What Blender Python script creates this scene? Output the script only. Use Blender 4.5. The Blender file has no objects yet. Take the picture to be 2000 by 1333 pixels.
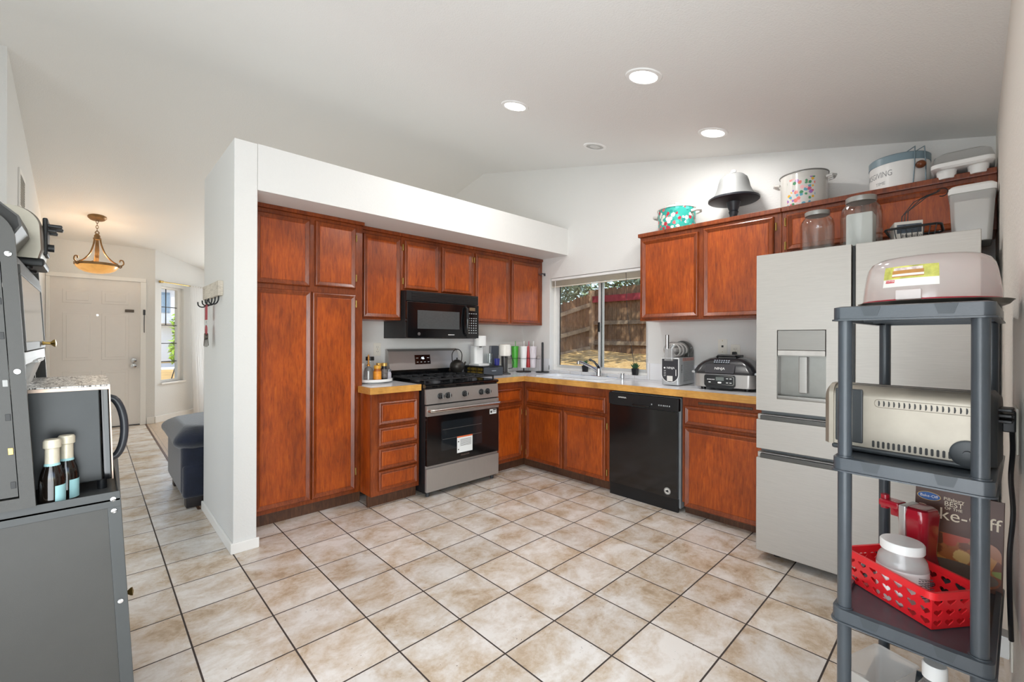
import bpy, bmesh, math, random
from mathutils import Matrix, Vector
R = math.radians
rnd = random.Random(7)
scn = bpy.context.scene
COL = scn.collection

# ------------------------------------------------------------------ camera, world, sun, large lights, exposure
cam_d = bpy.data.cameras.new('camera')
cam = bpy.data.objects.new('camera', cam_d)
COL.objects.link(cam)
cam_d.sensor_fit = 'HORIZONTAL'
cam_d.sensor_width = 36.0
cam_d.lens = 36.0 * 859.4 / 2000.0
cam_d.shift_y = (663.3 - 666.5) / 2000.0
cam_d.clip_start = 0.02
cam_d.clip_end = 200
_f = Vector((math.cos(R(46.3)), math.sin(R(46.3)), 0))
_r = Vector((_f.y, -_f.x, 0))
_u = Vector((0, 0, 1))
_c, _s = math.cos(R(.2)), math.sin(R(.2))
_r2, _u2 = _r * _c + _u * _s, _u * _c - _r * _s
cam.matrix_world = Matrix(((_r2.x, _u2.x, -_f.x, -1.525), (_r2.y, _u2.y, -_f.y, -1.6156), (_r2.z, _u2.z, -_f.z, 1.2798), (0, 0, 0, 1)))
scn.camera = cam

scn.view_settings.view_transform = 'Standard'
scn.view_settings.look = 'None'
scn.view_settings.exposure = 0.22
scn.view_settings.gamma = 1.0
scn.view_settings.use_curve_mapping = False
scn.cycles.use_denoising = True
scn.cycles.max_bounces = 14
scn.cycles.diffuse_bounces = 6
scn.cycles.glossy_bounces = 5
scn.cycles.transparent_max_bounces = 24
scn.cycles.caustics_reflective = False
scn.cycles.caustics_refractive = False
scn.cycles.sample_clamp_indirect = 6.0

world = bpy.data.worlds.new('world')
scn.world = world
world.use_nodes = True
wn = world.node_tree
wn.nodes.clear()
wo = wn.nodes.new('ShaderNodeOutputWorld')
wb = wn.nodes.new('ShaderNodeBackground')
sky = wn.nodes.new('ShaderNodeTexSky')
sky.sky_type = 'NISHITA'
sky.sun_disc = False
sky.sun_elevation = R(52)
sky.sun_rotation = R(200)
wn.links.new(sky.outputs[0], wb.inputs[0])
wn.links.new(wb.outputs[0], wo.inputs[0])
wb.inputs[1].default_value = 0.30


def lamp(name, kind, loc, power, color=(1, 1, 1), size=.1, size_y=None, direction=None, shape=None):
    d = bpy.data.lights.new(name, kind)
    d.energy = power
    d.color = color
    if kind == 'AREA':
        d.shape = shape or ('RECTANGLE' if size_y else 'DISK')
        d.size = size
        if size_y:
            d.size_y = size_y
    elif kind == 'SUN':
        d.angle = R(.6)
    else:
        d.shadow_soft_size = size
    o = bpy.data.objects.new(name, d)
    COL.objects.link(o)
    o.location = loc
    if direction:
        o.rotation_euler = Vector(direction).to_track_quat('-Z', 'Y').to_euler()
    return o


lamp('sun', 'SUN', (0, -6, 12), 4.2, (1, .95, .86), direction=(.62, .42, -.95))
# added fill lamps outside invented openings, standing in for daylight
lamp('added_door_fill', 'AREA', (-1.70, -1.95, 1.1), 90, (.90, .95, 1), 2.4, 1.95, direction=(1.35, 1, .50))
lamp('added_living_fill', 'AREA', (1.05, 7.86, 1.4), 110, (.93, .96, 1), 1.7, 1.4, direction=(-.25, -1, -.1))

lamp('added_dining_fill', 'AREA', (-4.40, .5, 1.45), 36, (.86, .93, 1), 2.4, 1.3, direction=(1, -.08, .10))  # added fill from the unseen dining side, to flatten the light

# ------------------------------------------------------------------ colours and materials
def lin(c):
    if isinstance(c, str):
        c = tuple(int(c[i:i + 2], 16) / 255 for i in (0, 2, 4))
    return tuple((v / 12.92 if v <= .04045 else ((v + .055) / 1.055) ** 2.4) for v in c) + (1,)


MATS = {}


def new_mat(name):
    m = bpy.data.materials.new(name)
    m.use_nodes = True
    nt = m.node_tree
    b = nt.nodes['Principled BSDF']
    return m, nt, b


def nd(nt, t, **k):
    n = nt.nodes.new(t)
    for a, v in k.items():
        setattr(n, a, v)
    return n


def ramp(nt, stops):
    n = nt.nodes.new('ShaderNodeValToRGB')
    e = n.color_ramp.elements
    while len(e) < len(stops):
        e.new(.5)
    for el, (p, c) in zip(e, stops):
        el.position = p
        el.color = lin(c) if not isinstance(c, tuple) or len(c) != 4 else c
    return n


def bump(nt, b, height, strength=.2, dist=.01):
    n = nt.nodes.new('ShaderNodeBump')
    n.inputs['Strength'].default_value = strength
    n.inputs['Distance'].default_value = dist
    nt.links.new(height, n.inputs['Height'])
    nt.links.new(n.outputs[0], b.inputs['Normal'])
    return n


def pos(nt, scale=(1, 1, 1), obj=False):
    if obj:
        g = nd(nt, 'ShaderNodeTexCoord').outputs['Object']
    else:
        g = nd(nt, 'ShaderNodeNewGeometry').outputs['Position']
    m = nd(nt, 'ShaderNodeVectorMath', operation='MULTIPLY')
    m.inputs[1].default_value = scale
    nt.links.new(g, m.inputs[0])
    return m.outputs[0]


def noise(nt, vec, scale=5, detail=4, rough=.5, dist=0):
    n = nt.nodes.new('ShaderNodeTexNoise')
    n.inputs['Scale'].default_value = scale
    n.inputs['Detail'].default_value = detail
    n.inputs['Roughness'].default_value = rough
    n.inputs['Distortion'].default_value = dist
    nt.links.new(vec, n.inputs['Vector'])
    return n.outputs['Fac']


def P(name, col, rough=.5, metal=0, spec=.5, coat=0, vary=.06, vscale=14, bmp=0, bscale=200, emit=None, estr=0, trans=0, ior=1.45, sheen=0, vec=None, alpha=1):
    """plain procedural material: base colour with a little noise variation and optional fine bump"""
    if name in MATS:
        return MATS[name]
    m, nt, b = new_mat(name)
    c = lin(col)
    if vary:
        f = noise(nt, pos(nt, vec or (1, 1, 1), True), vscale, 5, .6)
        lo = tuple(max(0, v * (1 - vary)) for v in c[:3]) + (1,)
        hi = tuple(min(1, v * (1 + vary)) for v in c[:3]) + (1,)
        r = ramp(nt, [(.3, lo), (.7, hi)])
        nt.links.new(f, r.inputs[0])
        nt.links.new(r.outputs[0], b.inputs['Base Color'])
    else:
        b.inputs['Base Color'].default_value = c
    b.inputs['Roughness'].default_value = rough
    b.inputs['Metallic'].default_value = metal
    b.inputs['Specular IOR Level'].default_value = spec
    b.inputs['Coat Weight'].default_value = coat
    b.inputs['Coat Roughness'].default_value = .1
    b.inputs['Transmission Weight'].default_value = trans
    b.inputs['IOR'].default_value = ior
    b.inputs['Sheen Weight'].default_value = sheen
    b.inputs['Alpha'].default_value = alpha
    if emit:
        b.inputs['Emission Color'].default_value = lin(emit)
        b.inputs['Emission Strength'].default_value = estr
    if bmp:
        bump(nt, b, noise(nt, pos(nt, (1, 1, 1), True), bscale, 3), bmp, .004)
    MATS[name] = m
    return m


def wall_mat(name, col, bs=.35, scale=95):
    m, nt, b = new_mat(name)
    b.inputs['Base Color'].default_value = lin(col)
    b.inputs['Roughness'].default_value = .62
    b.inputs['Specular IOR Level'].default_value = .35
    n = noise(nt, pos(nt), scale, 3, .55)
    bump(nt, b, n, bs, .006)
    return m


def wood_mat(name, dark, mid, light, grain=(9, 9, 1.1), rough=.36, coat=.12, blotch=2.2):
    m, nt, b = new_mat(name)
    p = pos(nt, grain)
    w = nd(nt, 'ShaderNodeTexNoise')
    w.inputs['Scale'].default_value = 9
    w.inputs['Detail'].default_value = 9
    w.inputs['Roughness'].default_value = .68
    w.inputs['Distortion'].default_value = .5
    nt.links.new(p, w.inputs['Vector'])
    r = ramp(nt, [(.25, dark), (.5, mid), (.78, light)])
    nt.links.new(w.outputs['Fac'], r.inputs[0])
    bl = noise(nt, pos(nt, (1, 1, .55)), blotch * 2, 4, .6, .6)
    rb = ramp(nt, [(.3, (.66, .60, .57, 1)), (.62, (1.12, 1.1, 1.06, 1))])
    nt.links.new(bl, rb.inputs[0])
    mx = nd(nt, 'ShaderNodeMix', data_type='RGBA', blend_type='MULTIPLY')
    mx.inputs[0].default_value = 1
    nt.links.new(r.outputs[0], mx.inputs[6])
    nt.links.new(rb.outputs[0], mx.inputs[7])
    nt.links.new(mx.outputs[2], b.inputs['Base Color'])
    b.inputs['Roughness'].default_value = rough
    b.inputs['Coat Weight'].default_value = coat
    b.inputs['Coat Roughness'].default_value = .22
    bump(nt, b, w.outputs['Fac'], .06, .003)
    return m


def thin_glass(name, tint=(1, 1, 1, 1), refl=.0, ior=1.5, rough=.02, cloud=0, cloud_col='f4f4f2'):
    """pane, jar or clear plastic: lets light straight through, reflects by the angle of view, optionally a milky share"""
    m = bpy.data.materials.new(name)
    m.use_nodes = True
    nt = m.node_tree
    nt.nodes.clear()
    o = nd(nt, 'ShaderNodeOutputMaterial')
    t = nd(nt, 'ShaderNodeBsdfTransparent')
    t.inputs[0].default_value = tint
    base = t.outputs[0]
    if cloud:
        d = nd(nt, 'ShaderNodeBsdfDiffuse')
        d.inputs[0].default_value = lin(cloud_col)
        tl = nd(nt, 'ShaderNodeBsdfTranslucent')
        tl.inputs[0].default_value = lin(cloud_col)
        m2 = nd(nt, 'ShaderNodeMixShader')
        m2.inputs[0].default_value = .45
        nt.links.new(d.outputs[0], m2.inputs[1])
        nt.links.new(tl.outputs[0], m2.inputs[2])
        m1 = nd(nt, 'ShaderNodeMixShader')
        m1.inputs[0].default_value = cloud
        nt.links.new(base, m1.inputs[1])
        nt.links.new(m2.outputs[0], m1.inputs[2])
        base = m1.outputs[0]
    g = nd(nt, 'ShaderNodeBsdfGlossy')
    g.inputs['Roughness'].default_value = rough
    lw = nd(nt, 'ShaderNodeLayerWeight')
    lw.inputs[0].default_value = .5
    pw = nd(nt, 'ShaderNodeMath', operation='POWER')
    pw.inputs[1].default_value = 5
    nt.links.new(lw.outputs['Facing'], pw.inputs[0])
    ad = nd(nt, 'ShaderNodeMath', operation='MULTIPLY_ADD', use_clamp=True)
    ad.inputs[1].default_value = .9
    ad.inputs[2].default_value = ((ior - 1) / (ior + 1)) ** 2 + refl
    nt.links.new(pw.outputs[0], ad.inputs[0])
    mx = nd(nt, 'ShaderNodeMixShader')
    nt.links.new(ad.outputs[0], mx.inputs[0])
    nt.links.new(base, mx.inputs[1])
    nt.links.new(g.outputs[0], mx.inputs[2])
    nt.links.new(mx.outputs[0], o.inputs[0])
    return m


def tile_floor_mat():
    m, nt, b = new_mat('travertine_tile')
    T = .305
    g = nd(nt, 'ShaderNodeNewGeometry').outputs['Position']
    br = nd(nt, 'ShaderNodeTexBrick', offset=0.0, squash=1.0)
    br.offset_frequency = 1
    br.inputs['Scale'].default_value = 1
    br.inputs['Brick Width'].default_value = T
    br.inputs['Row Height'].default_value = T
    br.inputs['Mortar Size'].default_value = .0036
    br.inputs['Mortar Smooth'].default_value = .1
    nt.links.new(g, br.inputs['Vector'])
    dv = nd(nt, 'ShaderNodeVectorMath', operation='MULTIPLY')
    dv.inputs[1].default_value = (1 / T, 1 / T, 0)
    nt.links.new(g, dv.inputs[0])
    fl = nd(nt, 'ShaderNodeVectorMath', operation='FLOOR')
    nt.links.new(dv.outputs[0], fl.inputs[0])
    wnz = nd(nt, 'ShaderNodeTexWhiteNoise', noise_dimensions='2D')
    nt.links.new(fl.outputs[0], wnz.inputs['Vector'])
    off = nd(nt, 'ShaderNodeVectorMath', operation='MULTIPLY')
    off.inputs[1].default_value = (40, 40, 40)
    nt.links.new(wnz.outputs['Color'], off.inputs[0])
    ad = nd(nt, 'ShaderNodeVectorMath', operation='ADD')
    st = nd(nt, 'ShaderNodeVectorMath', operation='MULTIPLY')
    st.inputs[1].default_value = (1.0, 1.15, 1)
    nt.links.new(g, st.inputs[0])
    nt.links.new(st.outputs[0], ad.inputs[0])
    nt.links.new(off.outputs[0], ad.inputs[1])
    big = noise(nt, ad.outputs[0], 4.6, 12, .66, .35)
    sm = noise(nt, ad.outputs[0], 46, 8, .75, .3)
    mixn = nd(nt, 'ShaderNodeMath', operation='MULTIPLY_ADD')
    mixn.inputs[1].default_value = .26
    nt.links.new(sm, mixn.inputs[0])
    nt.links.new(big, mixn.inputs[2])
    r = ramp(nt, [(.43, 'b09a7f'), (.53, 'c7b49e'), (.60, 'd4c7b8'), (.66, 'dbd2c8'), (.75, 'e7e2dc')])
    nt.links.new(mixn.outputs[0], r.inputs[0])
    # per-tile tone
    tv = nd(nt, 'ShaderNodeMapRange')
    tv.inputs[3].default_value = .90
    tv.inputs[4].default_value = 1.05
    nt.links.new(wnz.outputs['Value'], tv.inputs[0])
    mt = nd(nt, 'ShaderNodeMix', data_type='RGBA', blend_type='MULTIPLY')
    mt.inputs[0].default_value = 1
    nt.links.new(r.outputs[0], mt.inputs[6])
    nt.links.new(tv.outputs[0], mt.inputs[7])
    # little dark pits, only in patches
    pit = noise(nt, ad.outputs[0], 95, 2, .5)
    pr_ = ramp(nt, [(.70, (0, 0, 0, 1)), (.73, (1, 1, 1, 1))])
    nt.links.new(pit, pr_.inputs[0])
    pm = noise(nt, ad.outputs[0], 6, 2, .5)
    pmr = ramp(nt, [(.57, (0, 0, 0, 1)), (.62, (1, 1, 1, 1))])
    nt.links.new(pm, pmr.inputs[0])
    pp = nd(nt, 'ShaderNodeMath', operation='MULTIPLY')
    nt.links.new(pr_.outputs[0], pp.inputs[0])
    nt.links.new(pmr.outputs[0], pp.inputs[1])
    m1 = nd(nt, 'ShaderNodeMix', data_type='RGBA')
    nt.links.new(pp.outputs[0], m1.inputs[0])
    nt.links.new(mt.outputs[2], m1.inputs[6])
    m1.inputs[7].default_value = lin('574a40')
    m2 = nd(nt, 'ShaderNodeMix', data_type='RGBA')
    nt.links.new(br.outputs['Fac'], m2.inputs[0])
    nt.links.new(m1.outputs[2], m2.inputs[6])
    m2.inputs[7].default_value = lin('3a302b')
    nt.links.new(m2.outputs[2], b.inputs['Base Color'])
    rr = nd(nt, 'ShaderNodeMapRange')
    rr.inputs[3].default_value = .25
    rr.inputs[4].default_value = .75
    nt.links.new(br.outputs['Fac'], rr.inputs[0])
    nt.links.new(rr.outputs[0], b.inputs['Roughness'])
    hb = nd(nt, 'ShaderNodeMath', operation='MULTIPLY_ADD')
    hb.inputs[1].default_value = -1
    nt.links.new(br.outputs['Fac'], hb.inputs[0])
    sc_ = nd(nt, 'ShaderNodeMath', operation='MULTIPLY')
    sc_.inputs[1].default_value = .12
    nt.links.new(sm, sc_.inputs[0])
    nt.links.new(sc_.outputs[0], hb.inputs[2])
    bump(nt, b, hb.outputs[0], .35, .003)
    return m


def plank_mat():
    m, nt, b = new_mat('laminate_planks')
    mp = nd(nt, 'ShaderNodeMapping')
    mp.inputs['Rotation'].default_value = (0, 0, R(90))
    g = nd(nt, 'ShaderNodeNewGeometry').outputs['Position']
    nt.links.new(g, mp.inputs[0])
    br = nd(nt, 'ShaderNodeTexBrick', offset=.37)
    br.inputs['Scale'].default_value = 1
    br.inputs['Brick Width'].default_value = 1.2
    br.inputs['Row Height'].default_value = .18
    br.inputs['Mortar Size'].default_value = .002
    br.inputs['Color1'].default_value = lin('b39a80')
    br.inputs['Color2'].default_value = lin('c4ae96')
    br.inputs['Mortar'].default_value = lin('7d6a57')
    nt.links.new(mp.outputs[0], br.inputs['Vector'])
    n = noise(nt, pos(nt, (22, 2, 1)), 3, 6, .6, .3)
    r = ramp(nt, [(.3, (.82, .82, .82, 1)), (.7, (1.08, 1.08, 1.08, 1))])
    nt.links.new(n, r.inputs[0])
    mx = nd(nt, 'ShaderNodeMix', data_type='RGBA', blend_type='MULTIPLY')
    mx.inputs[0].default_value = 1
    nt.links.new(br.outputs['Color'], mx.inputs[6])
    nt.links.new(r.outputs[0], mx.inputs[7])
    nt.links.new(mx.outputs[2], b.inputs['Base Color'])
    b.inputs['Roughness'].default_value = .32
    return m


def white_tile_mat():
    m, nt, b = new_mat('white_counter_tile')
    g = nd(nt, 'ShaderNodeNewGeometry').outputs['Position']
    sh = nd(nt, 'ShaderNodeVectorMath', operation='ADD')
    sh.inputs[1].default_value = (.07, .03, .0)
    nt.links.new(g, sh.inputs[0])
    br = nd(nt, 'ShaderNodeTexBrick', offset=0.0)
    br.inputs['Scale'].default_value = 1
    br.inputs['Brick Width'].default_value = .155
    br.inputs['Row Height'].default_value = .155
    br.inputs['Mortar Size'].default_value = .002
    br.inputs['Color1'].default_value = lin('e9eaec')
    br.inputs['Color2'].default_value = lin('e3e4e7')
    br.inputs['Mortar'].default_value = lin('b9b5ae')
    nt.links.new(sh.outputs[0], br.inputs['Vector'])
    nt.links.new(br.outputs['Color'], b.inputs['Base Color'])
    b.inputs['Roughness'].default_value = .16
    return m


def marks_mat(name, base, marks, scale=6, cell=.55, rough=.2, seed=0.0):
    """painted enamel: voronoi blossoms of several colours on a plain ground"""
    m, nt, b = new_mat(name)
    p = pos(nt, (1, 1, 1), True)
    v = nd(nt, 'ShaderNodeTexVoronoi')
    v.inputs['Scale'].default_value = scale
    v.inputs['Randomness'].default_value = 1
    nt.links.new(p, v.inputs['Vector'])
    wv = noise(nt, p, scale * 3, 3, .6)
    ds = nd(nt, 'ShaderNodeMath', operation='MULTIPLY_ADD')
    ds.inputs[1].default_value = .35
    nt.links.new(wv, ds.inputs[0])
    nt.links.new(v.outputs['Distance'], ds.inputs[2])
    mask = ramp(nt, [(cell - .05, (1, 1, 1, 1)), (cell + .03, (0, 0, 0, 1))])
    nt.links.new(ds.outputs[0], mask.inputs[0])
    sp = nd(nt, 'ShaderNodeSeparateColor')
    nt.links.new(v.outputs['Color'], sp.inputs[0])
    cr = nd(nt, 'ShaderNodeValToRGB')
    cr.color_ramp.interpolation = 'CONSTANT'
    e = cr.color_ramp.elements
    while len(e) < len(marks):
        e.new(.5)
    for i, c in enumerate(marks):
        e[i].position = i / len(marks)
        e[i].color = lin(c)
    nt.links.new(sp.outputs[0], cr.inputs[0])
    mx = nd(nt, 'ShaderNodeMix', data_type='RGBA')
    nt.links.new(mask.outputs[0], mx.inputs[0])
    mx.inputs[6].default_value = lin(base)
    nt.links.new(cr.outputs[0], mx.inputs[7])
    nt.links.new(mx.outputs[2], b.inputs['Base Color'])
    b.inputs['Roughness'].default_value = rough
    return m


def steel_mat(name, col, rough=.3, axis=(1, 1, 60), metal=1.0):
    m, nt, b = new_mat(name)
    n = noise(nt, pos(nt, axis, True), 12, 4, .6)
    c = lin(col)
    r = ramp(nt, [(.3, tuple(v * .93 for v in c[:3]) + (1,)), (.7, tuple(min(1, v * 1.05) for v in c[:3]) + (1,))])
    nt.links.new(n, r.inputs[0])
    nt.links.new(r.outputs[0], b.inputs['Base Color'])
    b.inputs['Metallic'].default_value = metal
    b.inputs['Roughness'].default_value = rough
    bump(nt, b, n, .02, .002)
    return m


WALL = wall_mat('painted_wall', 'e2e1de')
CEIL = wall_mat('painted_ceiling', 'e6e5e2', .3, 120)
TRIM = P('white_trim', 'f1efeb', .4, vary=.01)
FLOOR = tile_floor_mat()
PLANK = plank_mat()
WOOD = wood_mat('red_stained_wood', '702a06', 'a0460c', 'ba6016')
WOODF = wood_mat('red_stained_frame', '5c240b', '803a14', '9a5022', rough=.3)
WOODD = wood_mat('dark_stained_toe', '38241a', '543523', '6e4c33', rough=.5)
OAK = wood_mat('golden_oak_edge', 'b9833c', 'd09c50', 'e0b36a', grain=(1.6, 1.6, 22), rough=.35)
WTILE = white_tile_mat()
BRASS = P('brass', 'b79a5a', .32, 1, vary=.05)
BLACK = P('black_plastic', '17181a', .38, vary=.05)
GLOSSBLACK = P('glossy_black', '0c0d0f', .12, coat=.5, vary=.03)
DARKGREY = P('dark_grey', '3b3d40', .45)
STEEL = steel_mat('brushed_steel', 'a8a5a1', .34, metal=.6)
STEELH = steel_mat('brushed_steel_horizontal', 'b0aca8', .34, (60, 60, 1), .6)
FRIDGE = steel_mat('fridge_steel', 'bdb9b3', .42, (1, 1, 40), .35)
CHROME = P('chrome', 'd8d9da', .08, 1, vary=0)
WHITEP = P('white_plastic', 'eeeeec', .35, vary=.015)
IVORY = P('ivory_plate', 'e8e4da', .35, vary=.01)
GLASS = thin_glass('window_glass', (.97, .985, .98, 1))
JAR = thin_glass('jar_glass', (.93, .95, .95, 1), .03)
CLEAR = thin_glass('clear_plastic', (.95, .95, .95, 1), .02, rough=.08, cloud=.16)
FROST = thin_glass('frosted_plastic', (.95, .95, .95, 1), .02, rough=.2, cloud=.62)
RED = P('red_plastic', 'e0242c', .3, coat=.2, vary=.03)
GREYSHELF = P('grey_shelf_plastic', '444a50', .28, vary=.08, bmp=.05)
CABGREY = P('grey_powder_coat', '403f3c', .45, vary=.04, bmp=.08, bscale=500)
TEXTW = P('white_print', 'f2f2f0', .5, vary=0)
TEXTD = P('dark_print', '2a2a2a', .5, vary=0)


# ------------------------------------------------------------------ mesh builder
class G:
    def __init__(self, mx=None):
        self.bm = bmesh.new()
        self.mx = mx or Matrix()
        self.mi = 0

    def v(self, p):
        return self.bm.verts.new(self.mx @ Vector(p))

    def f(self, vs):
        try:
            fc = self.bm.faces.new(vs)
        except ValueError:
            return None
        fc.material_index = self.mi
        fc.smooth = True
        return fc

    def m(self, i):
        self.mi = i
        return self

    def quad(self, *pts):
        self.f([self.v(p) for p in pts])
        return self

    def merge(self, tb, mat=None):
        mt = self.mx @ mat if mat is not None else self.mx
        mp = {}
        for v in tb.verts:
            mp[v] = self.bm.verts.new(mt @ v.co)
        for fc in tb.faces:
            self.f([mp[v] for v in fc.verts])
        tb.free()
        return self

    def box(self, x0, x1, y0, y1, z0, z1, bev=0, seg=2, mat=None):
        tb = bmesh.new()
        bmesh.ops.create_cube(tb, size=1)
        for v in tb.verts:
            v.co = Vector(((x0 + x1) / 2 + v.co.x * (x1 - x0), (y0 + y1) / 2 + v.co.y * (y1 - y0), (z0 + z1) / 2 + v.co.z * (z1 - z0)))
        if bev:
            bmesh.ops.bevel(tb, geom=list(tb.edges), offset=min(bev, .49 * min(abs(x1 - x0), abs(y1 - y0), abs(z1 - z0))), segments=seg, affect='EDGES', profile=.5)
        return self.merge(tb, mat)

    def loft(self, rings, cap0=True, cap1=True, closed=True):
        vr = [[self.v(p) for p in r] for r in rings]
        n = len(vr[0])
        for a, b in zip(vr, vr[1:]):
            for i in range(n if closed else n - 1):
                j = (i + 1) % n
                self.f([a[i], a[j], b[j], b[i]])
        if cap0:
            self.f(vr[0][::-1])
        if cap1:
            self.f(vr[-1])
        return self

    def lathe(self, prof, c=(0, 0, 0), n=32, axis='z', caps=True, sx=1, sy=1):
        c = Vector(c)

        def pt(r, h, a):
            x, y = r * math.cos(a) * sx, r * math.sin(a) * sy
            return c + {'z': Vector((x, y, h)), 'x': Vector((h, x, y)), 'y': Vector((x, h, y))}[axis]
        rings = [[pt(max(r, 1e-5), h, 2 * math.pi * i / n) for i in range(n)] for r, h in prof]
        return self.loft(rings, caps, caps)

    def cyl(self, c, r, h, axis='z', n=24, r2=None, bev=0):
        r2 = r if r2 is None else r2
        if bev:
            return self.lathe([(r - bev, 0), (r, bev), (r2, h - bev), (r2 - bev, h)], c, n, axis)
        return self.lathe([(r, 0), (r2, h)], c, n, axis)

    def tube(self, pts, r, n=8, caps=True, closed=False):
        pts = [Vector(p) for p in pts]
        rs = r if isinstance(r, (list, tuple)) else [r] * len(pts)
        prev = None
        rings = []
        N = len(pts)
        for i, p in enumerate(pts):
            if closed:
                t = pts[(i + 1) % N] - pts[i - 1]
            else:
                t = pts[min(i + 1, N - 1)] - pts[max(i - 1, 0)]
            t.normalize()
            if prev is None:
                a = Vector((0, 0, 1)) if abs(t.z) < .9 else Vector((1, 0, 0))
                u = t.cross(a).normalized()
            else:
                u = (prev - t * prev.dot(t)).normalized()
            prev = u
            w = t.cross(u)
            rings.append([p + (u * math.cos(2 * math.pi * k / n) + w * math.sin(2 * math.pi * k / n)) * rs[i] for k in range(n)])
        if closed:
            rings.append(rings[0])
        return self.loft(rings, caps and not closed, caps and not closed)

    def prism(self, poly, axis, a0, a1):
        """poly in the two other axes (x,y order kept), extruded along axis"""
        def pt(p, a):
            return {'x': (a, p[0], p[1]), 'y': (p[0], a, p[1]), 'z': (p[0], p[1], a)}[axis]
        return self.loft([[pt(p, a0) for p in poly], [pt(p, a1) for p in poly]])

    def sph(self, c, r, s=(1, 1, 1), n=20, m=12):
        prof = [(r * math.sin(math.pi * i / m), -r * math.cos(math.pi * i / m)) for i in range(m + 1)]
        c = Vector(c)
        rings = [[c + Vector((q * math.cos(2 * math.pi * k / n) * s[0], q * math.sin(2 * math.pi * k / n) * s[1], h * s[2])) for k in range(n)] for q, h in [(max(a, 1e-5), b) for a, b in prof]]
        return self.loft(rings)

    def text(self, s, size, mat, depth=.0006, align='CENTER', bend=0, sx=1.0):
        """letters in the xy plane of mat (x right, y up, z out); bend wraps them round a cylinder of that radius"""
        cu = bpy.data.curves.new('lettering', 'FONT')
        cu.body = s
        cu.size = size
        cu.align_x = align
        cu.align_y = 'CENTER'
        cu.extrude = depth
        cu.resolution_u = 3
        ob = bpy.data.objects.new('lettering', cu)
        COL.objects.link(ob)
        me = bpy.data.meshes.new_from_object(ob)
        bpy.data.objects.remove(ob)
        bpy.data.curves.remove(cu)
        vs = []
        for v in me.vertices:
            co = v.co.copy()
            co.x *= sx
            if bend:
                a = co.x / bend
                rr = bend + co.z
                co = Vector((rr * math.sin(a), co.y, rr * math.cos(a) - bend))
            vs.append(self.v(mat @ co))
        for p in me.polygons:
            self.f([vs[i] for i in p.vertices])
        bpy.data.meshes.remove(me)
        return self


OFF = {}


def frame(o, right, up):
    r, u = Vector(right).normalized(), Vector(up).normalized()
    n = r.cross(u)
    return Matrix(((r.x, u.x, n.x, o[0]), (r.y, u.y, n.y, o[1]), (r.z, u.z, n.z, o[2]), (0, 0, 0, 1)))


def face_a(x, y, z):      # a frame on a surface that faces -Y
    return frame((x, y, z), (1, 0, 0), (0, 0, 1))


def face_b(x, y, z):      # a frame on a surface that faces -X
    return frame((x, y, z), (0, -1, 0), (0, 0, 1))


def mesh_obj(name, g, mats, origin=None, angle=38):
    bmesh.ops.remove_doubles(g.bm, verts=list(g.bm.verts), dist=1e-6)
    bmesh.ops.recalc_face_normals(g.bm, faces=list(g.bm.faces))
    me = bpy.data.meshes.new(name)
    if origin is not None:
        bmesh.ops.translate(g.bm, verts=list(g.bm.verts), vec=-Vector(origin))
    g.bm.to_mesh(me)
    g.bm.free()
    me.set_sharp_from_angle(angle=R(angle))
    for m in (mats if isinstance(mats, (list, tuple)) else [mats]):
        me.materials.append(m)
    o = bpy.data.objects.new(name, me)
    COL.objects.link(o)
    if len(me.polygons) < 6000:
        w = o.modifiers.new('face_weighted_normals', 'WEIGHTED_NORMAL')
        w.keep_sharp = True
        w.weight = 90
    return o


def tag(o, label=None, cat=None, group=None, kind=None):
    if label:
        o['label'] = label
    if cat:
        o['category'] = cat
    if group:
        o['group'] = group
    if kind:
        o['kind'] = kind
    return o


def thing(name, label, cat, loc=(0, 0, 0), rz=0, group=None, world_coords=False):
    """an Empty at the thing's base; world_coords: its parts are written in room coordinates"""
    o = bpy.data.objects.new(name, None)
    o.empty_display_size = .05
    COL.objects.link(o)
    o.location = loc
    o.rotation_euler = (0, 0, R(rz))
    OFF[o.name] = Vector(loc) if world_coords else Vector((0, 0, 0))
    return tag(o, label, cat, group)


def part(name, g, mats, parent, label=None, angle=38, kind=None):
    off = OFF.get(parent.name, Vector((0, 0, 0)))
    o = mesh_obj(name, g, mats, off if off.length else None, angle)
    o.parent = parent
    OFF[o.name] = off
    if label:
        o['label'] = label
    if kind:
        o['kind'] = kind
    return o


def solo(name, g, mats, label, cat, origin=(0, 0, 0), group=None, loc=None, rz=0, kind=None, angle=38):
    o = mesh_obj(name, g, mats, origin if loc is None else None, angle)
    o.location = origin if loc is None else loc
    o.rotation_euler = (0, 0, R(rz))
    OFF[o.name] = Vector(origin) if loc is None else Vector((0, 0, 0))
    return tag(o, label, cat, group, kind)


def struct(name, g, mats, label=None, cat=None, origin=(0, 0, 0), parent=None):
    if parent:
        o = part(name, g, mats, parent)
        return o
    o = solo(name, g, mats, label, cat, origin, kind='structure')
    return o


def arc(c, r, a0, a1, n, plane='xz'):
    out = []
    for i in range(n + 1):
        a = R(a0 + (a1 - a0) * i / n)
        p, q = r * math.cos(a), r * math.sin(a)
        out.append({'xz': (c[0] + p, c[1], c[2] + q), 'xy': (c[0] + p, c[1] + q, c[2]), 'yz': (c[0], c[1] + p, c[2] + q)}[plane])
    return out


def rrect(x0, x1, y0, y1, r, n=5):
    """rounded rectangle outline, counter-clockwise"""
    o = []
    for cx, cy, a in ((x1 - r, y1 - r, 0), (x0 + r, y1 - r, 90), (x0 + r, y0 + r, 180), (x1 - r, y0 + r, 270)):
        for i in range(n + 1):
            t = R(a + 90 * i / n)
            o.append((cx + r * math.cos(t), cy + r * math.sin(t)))
    return o


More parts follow.
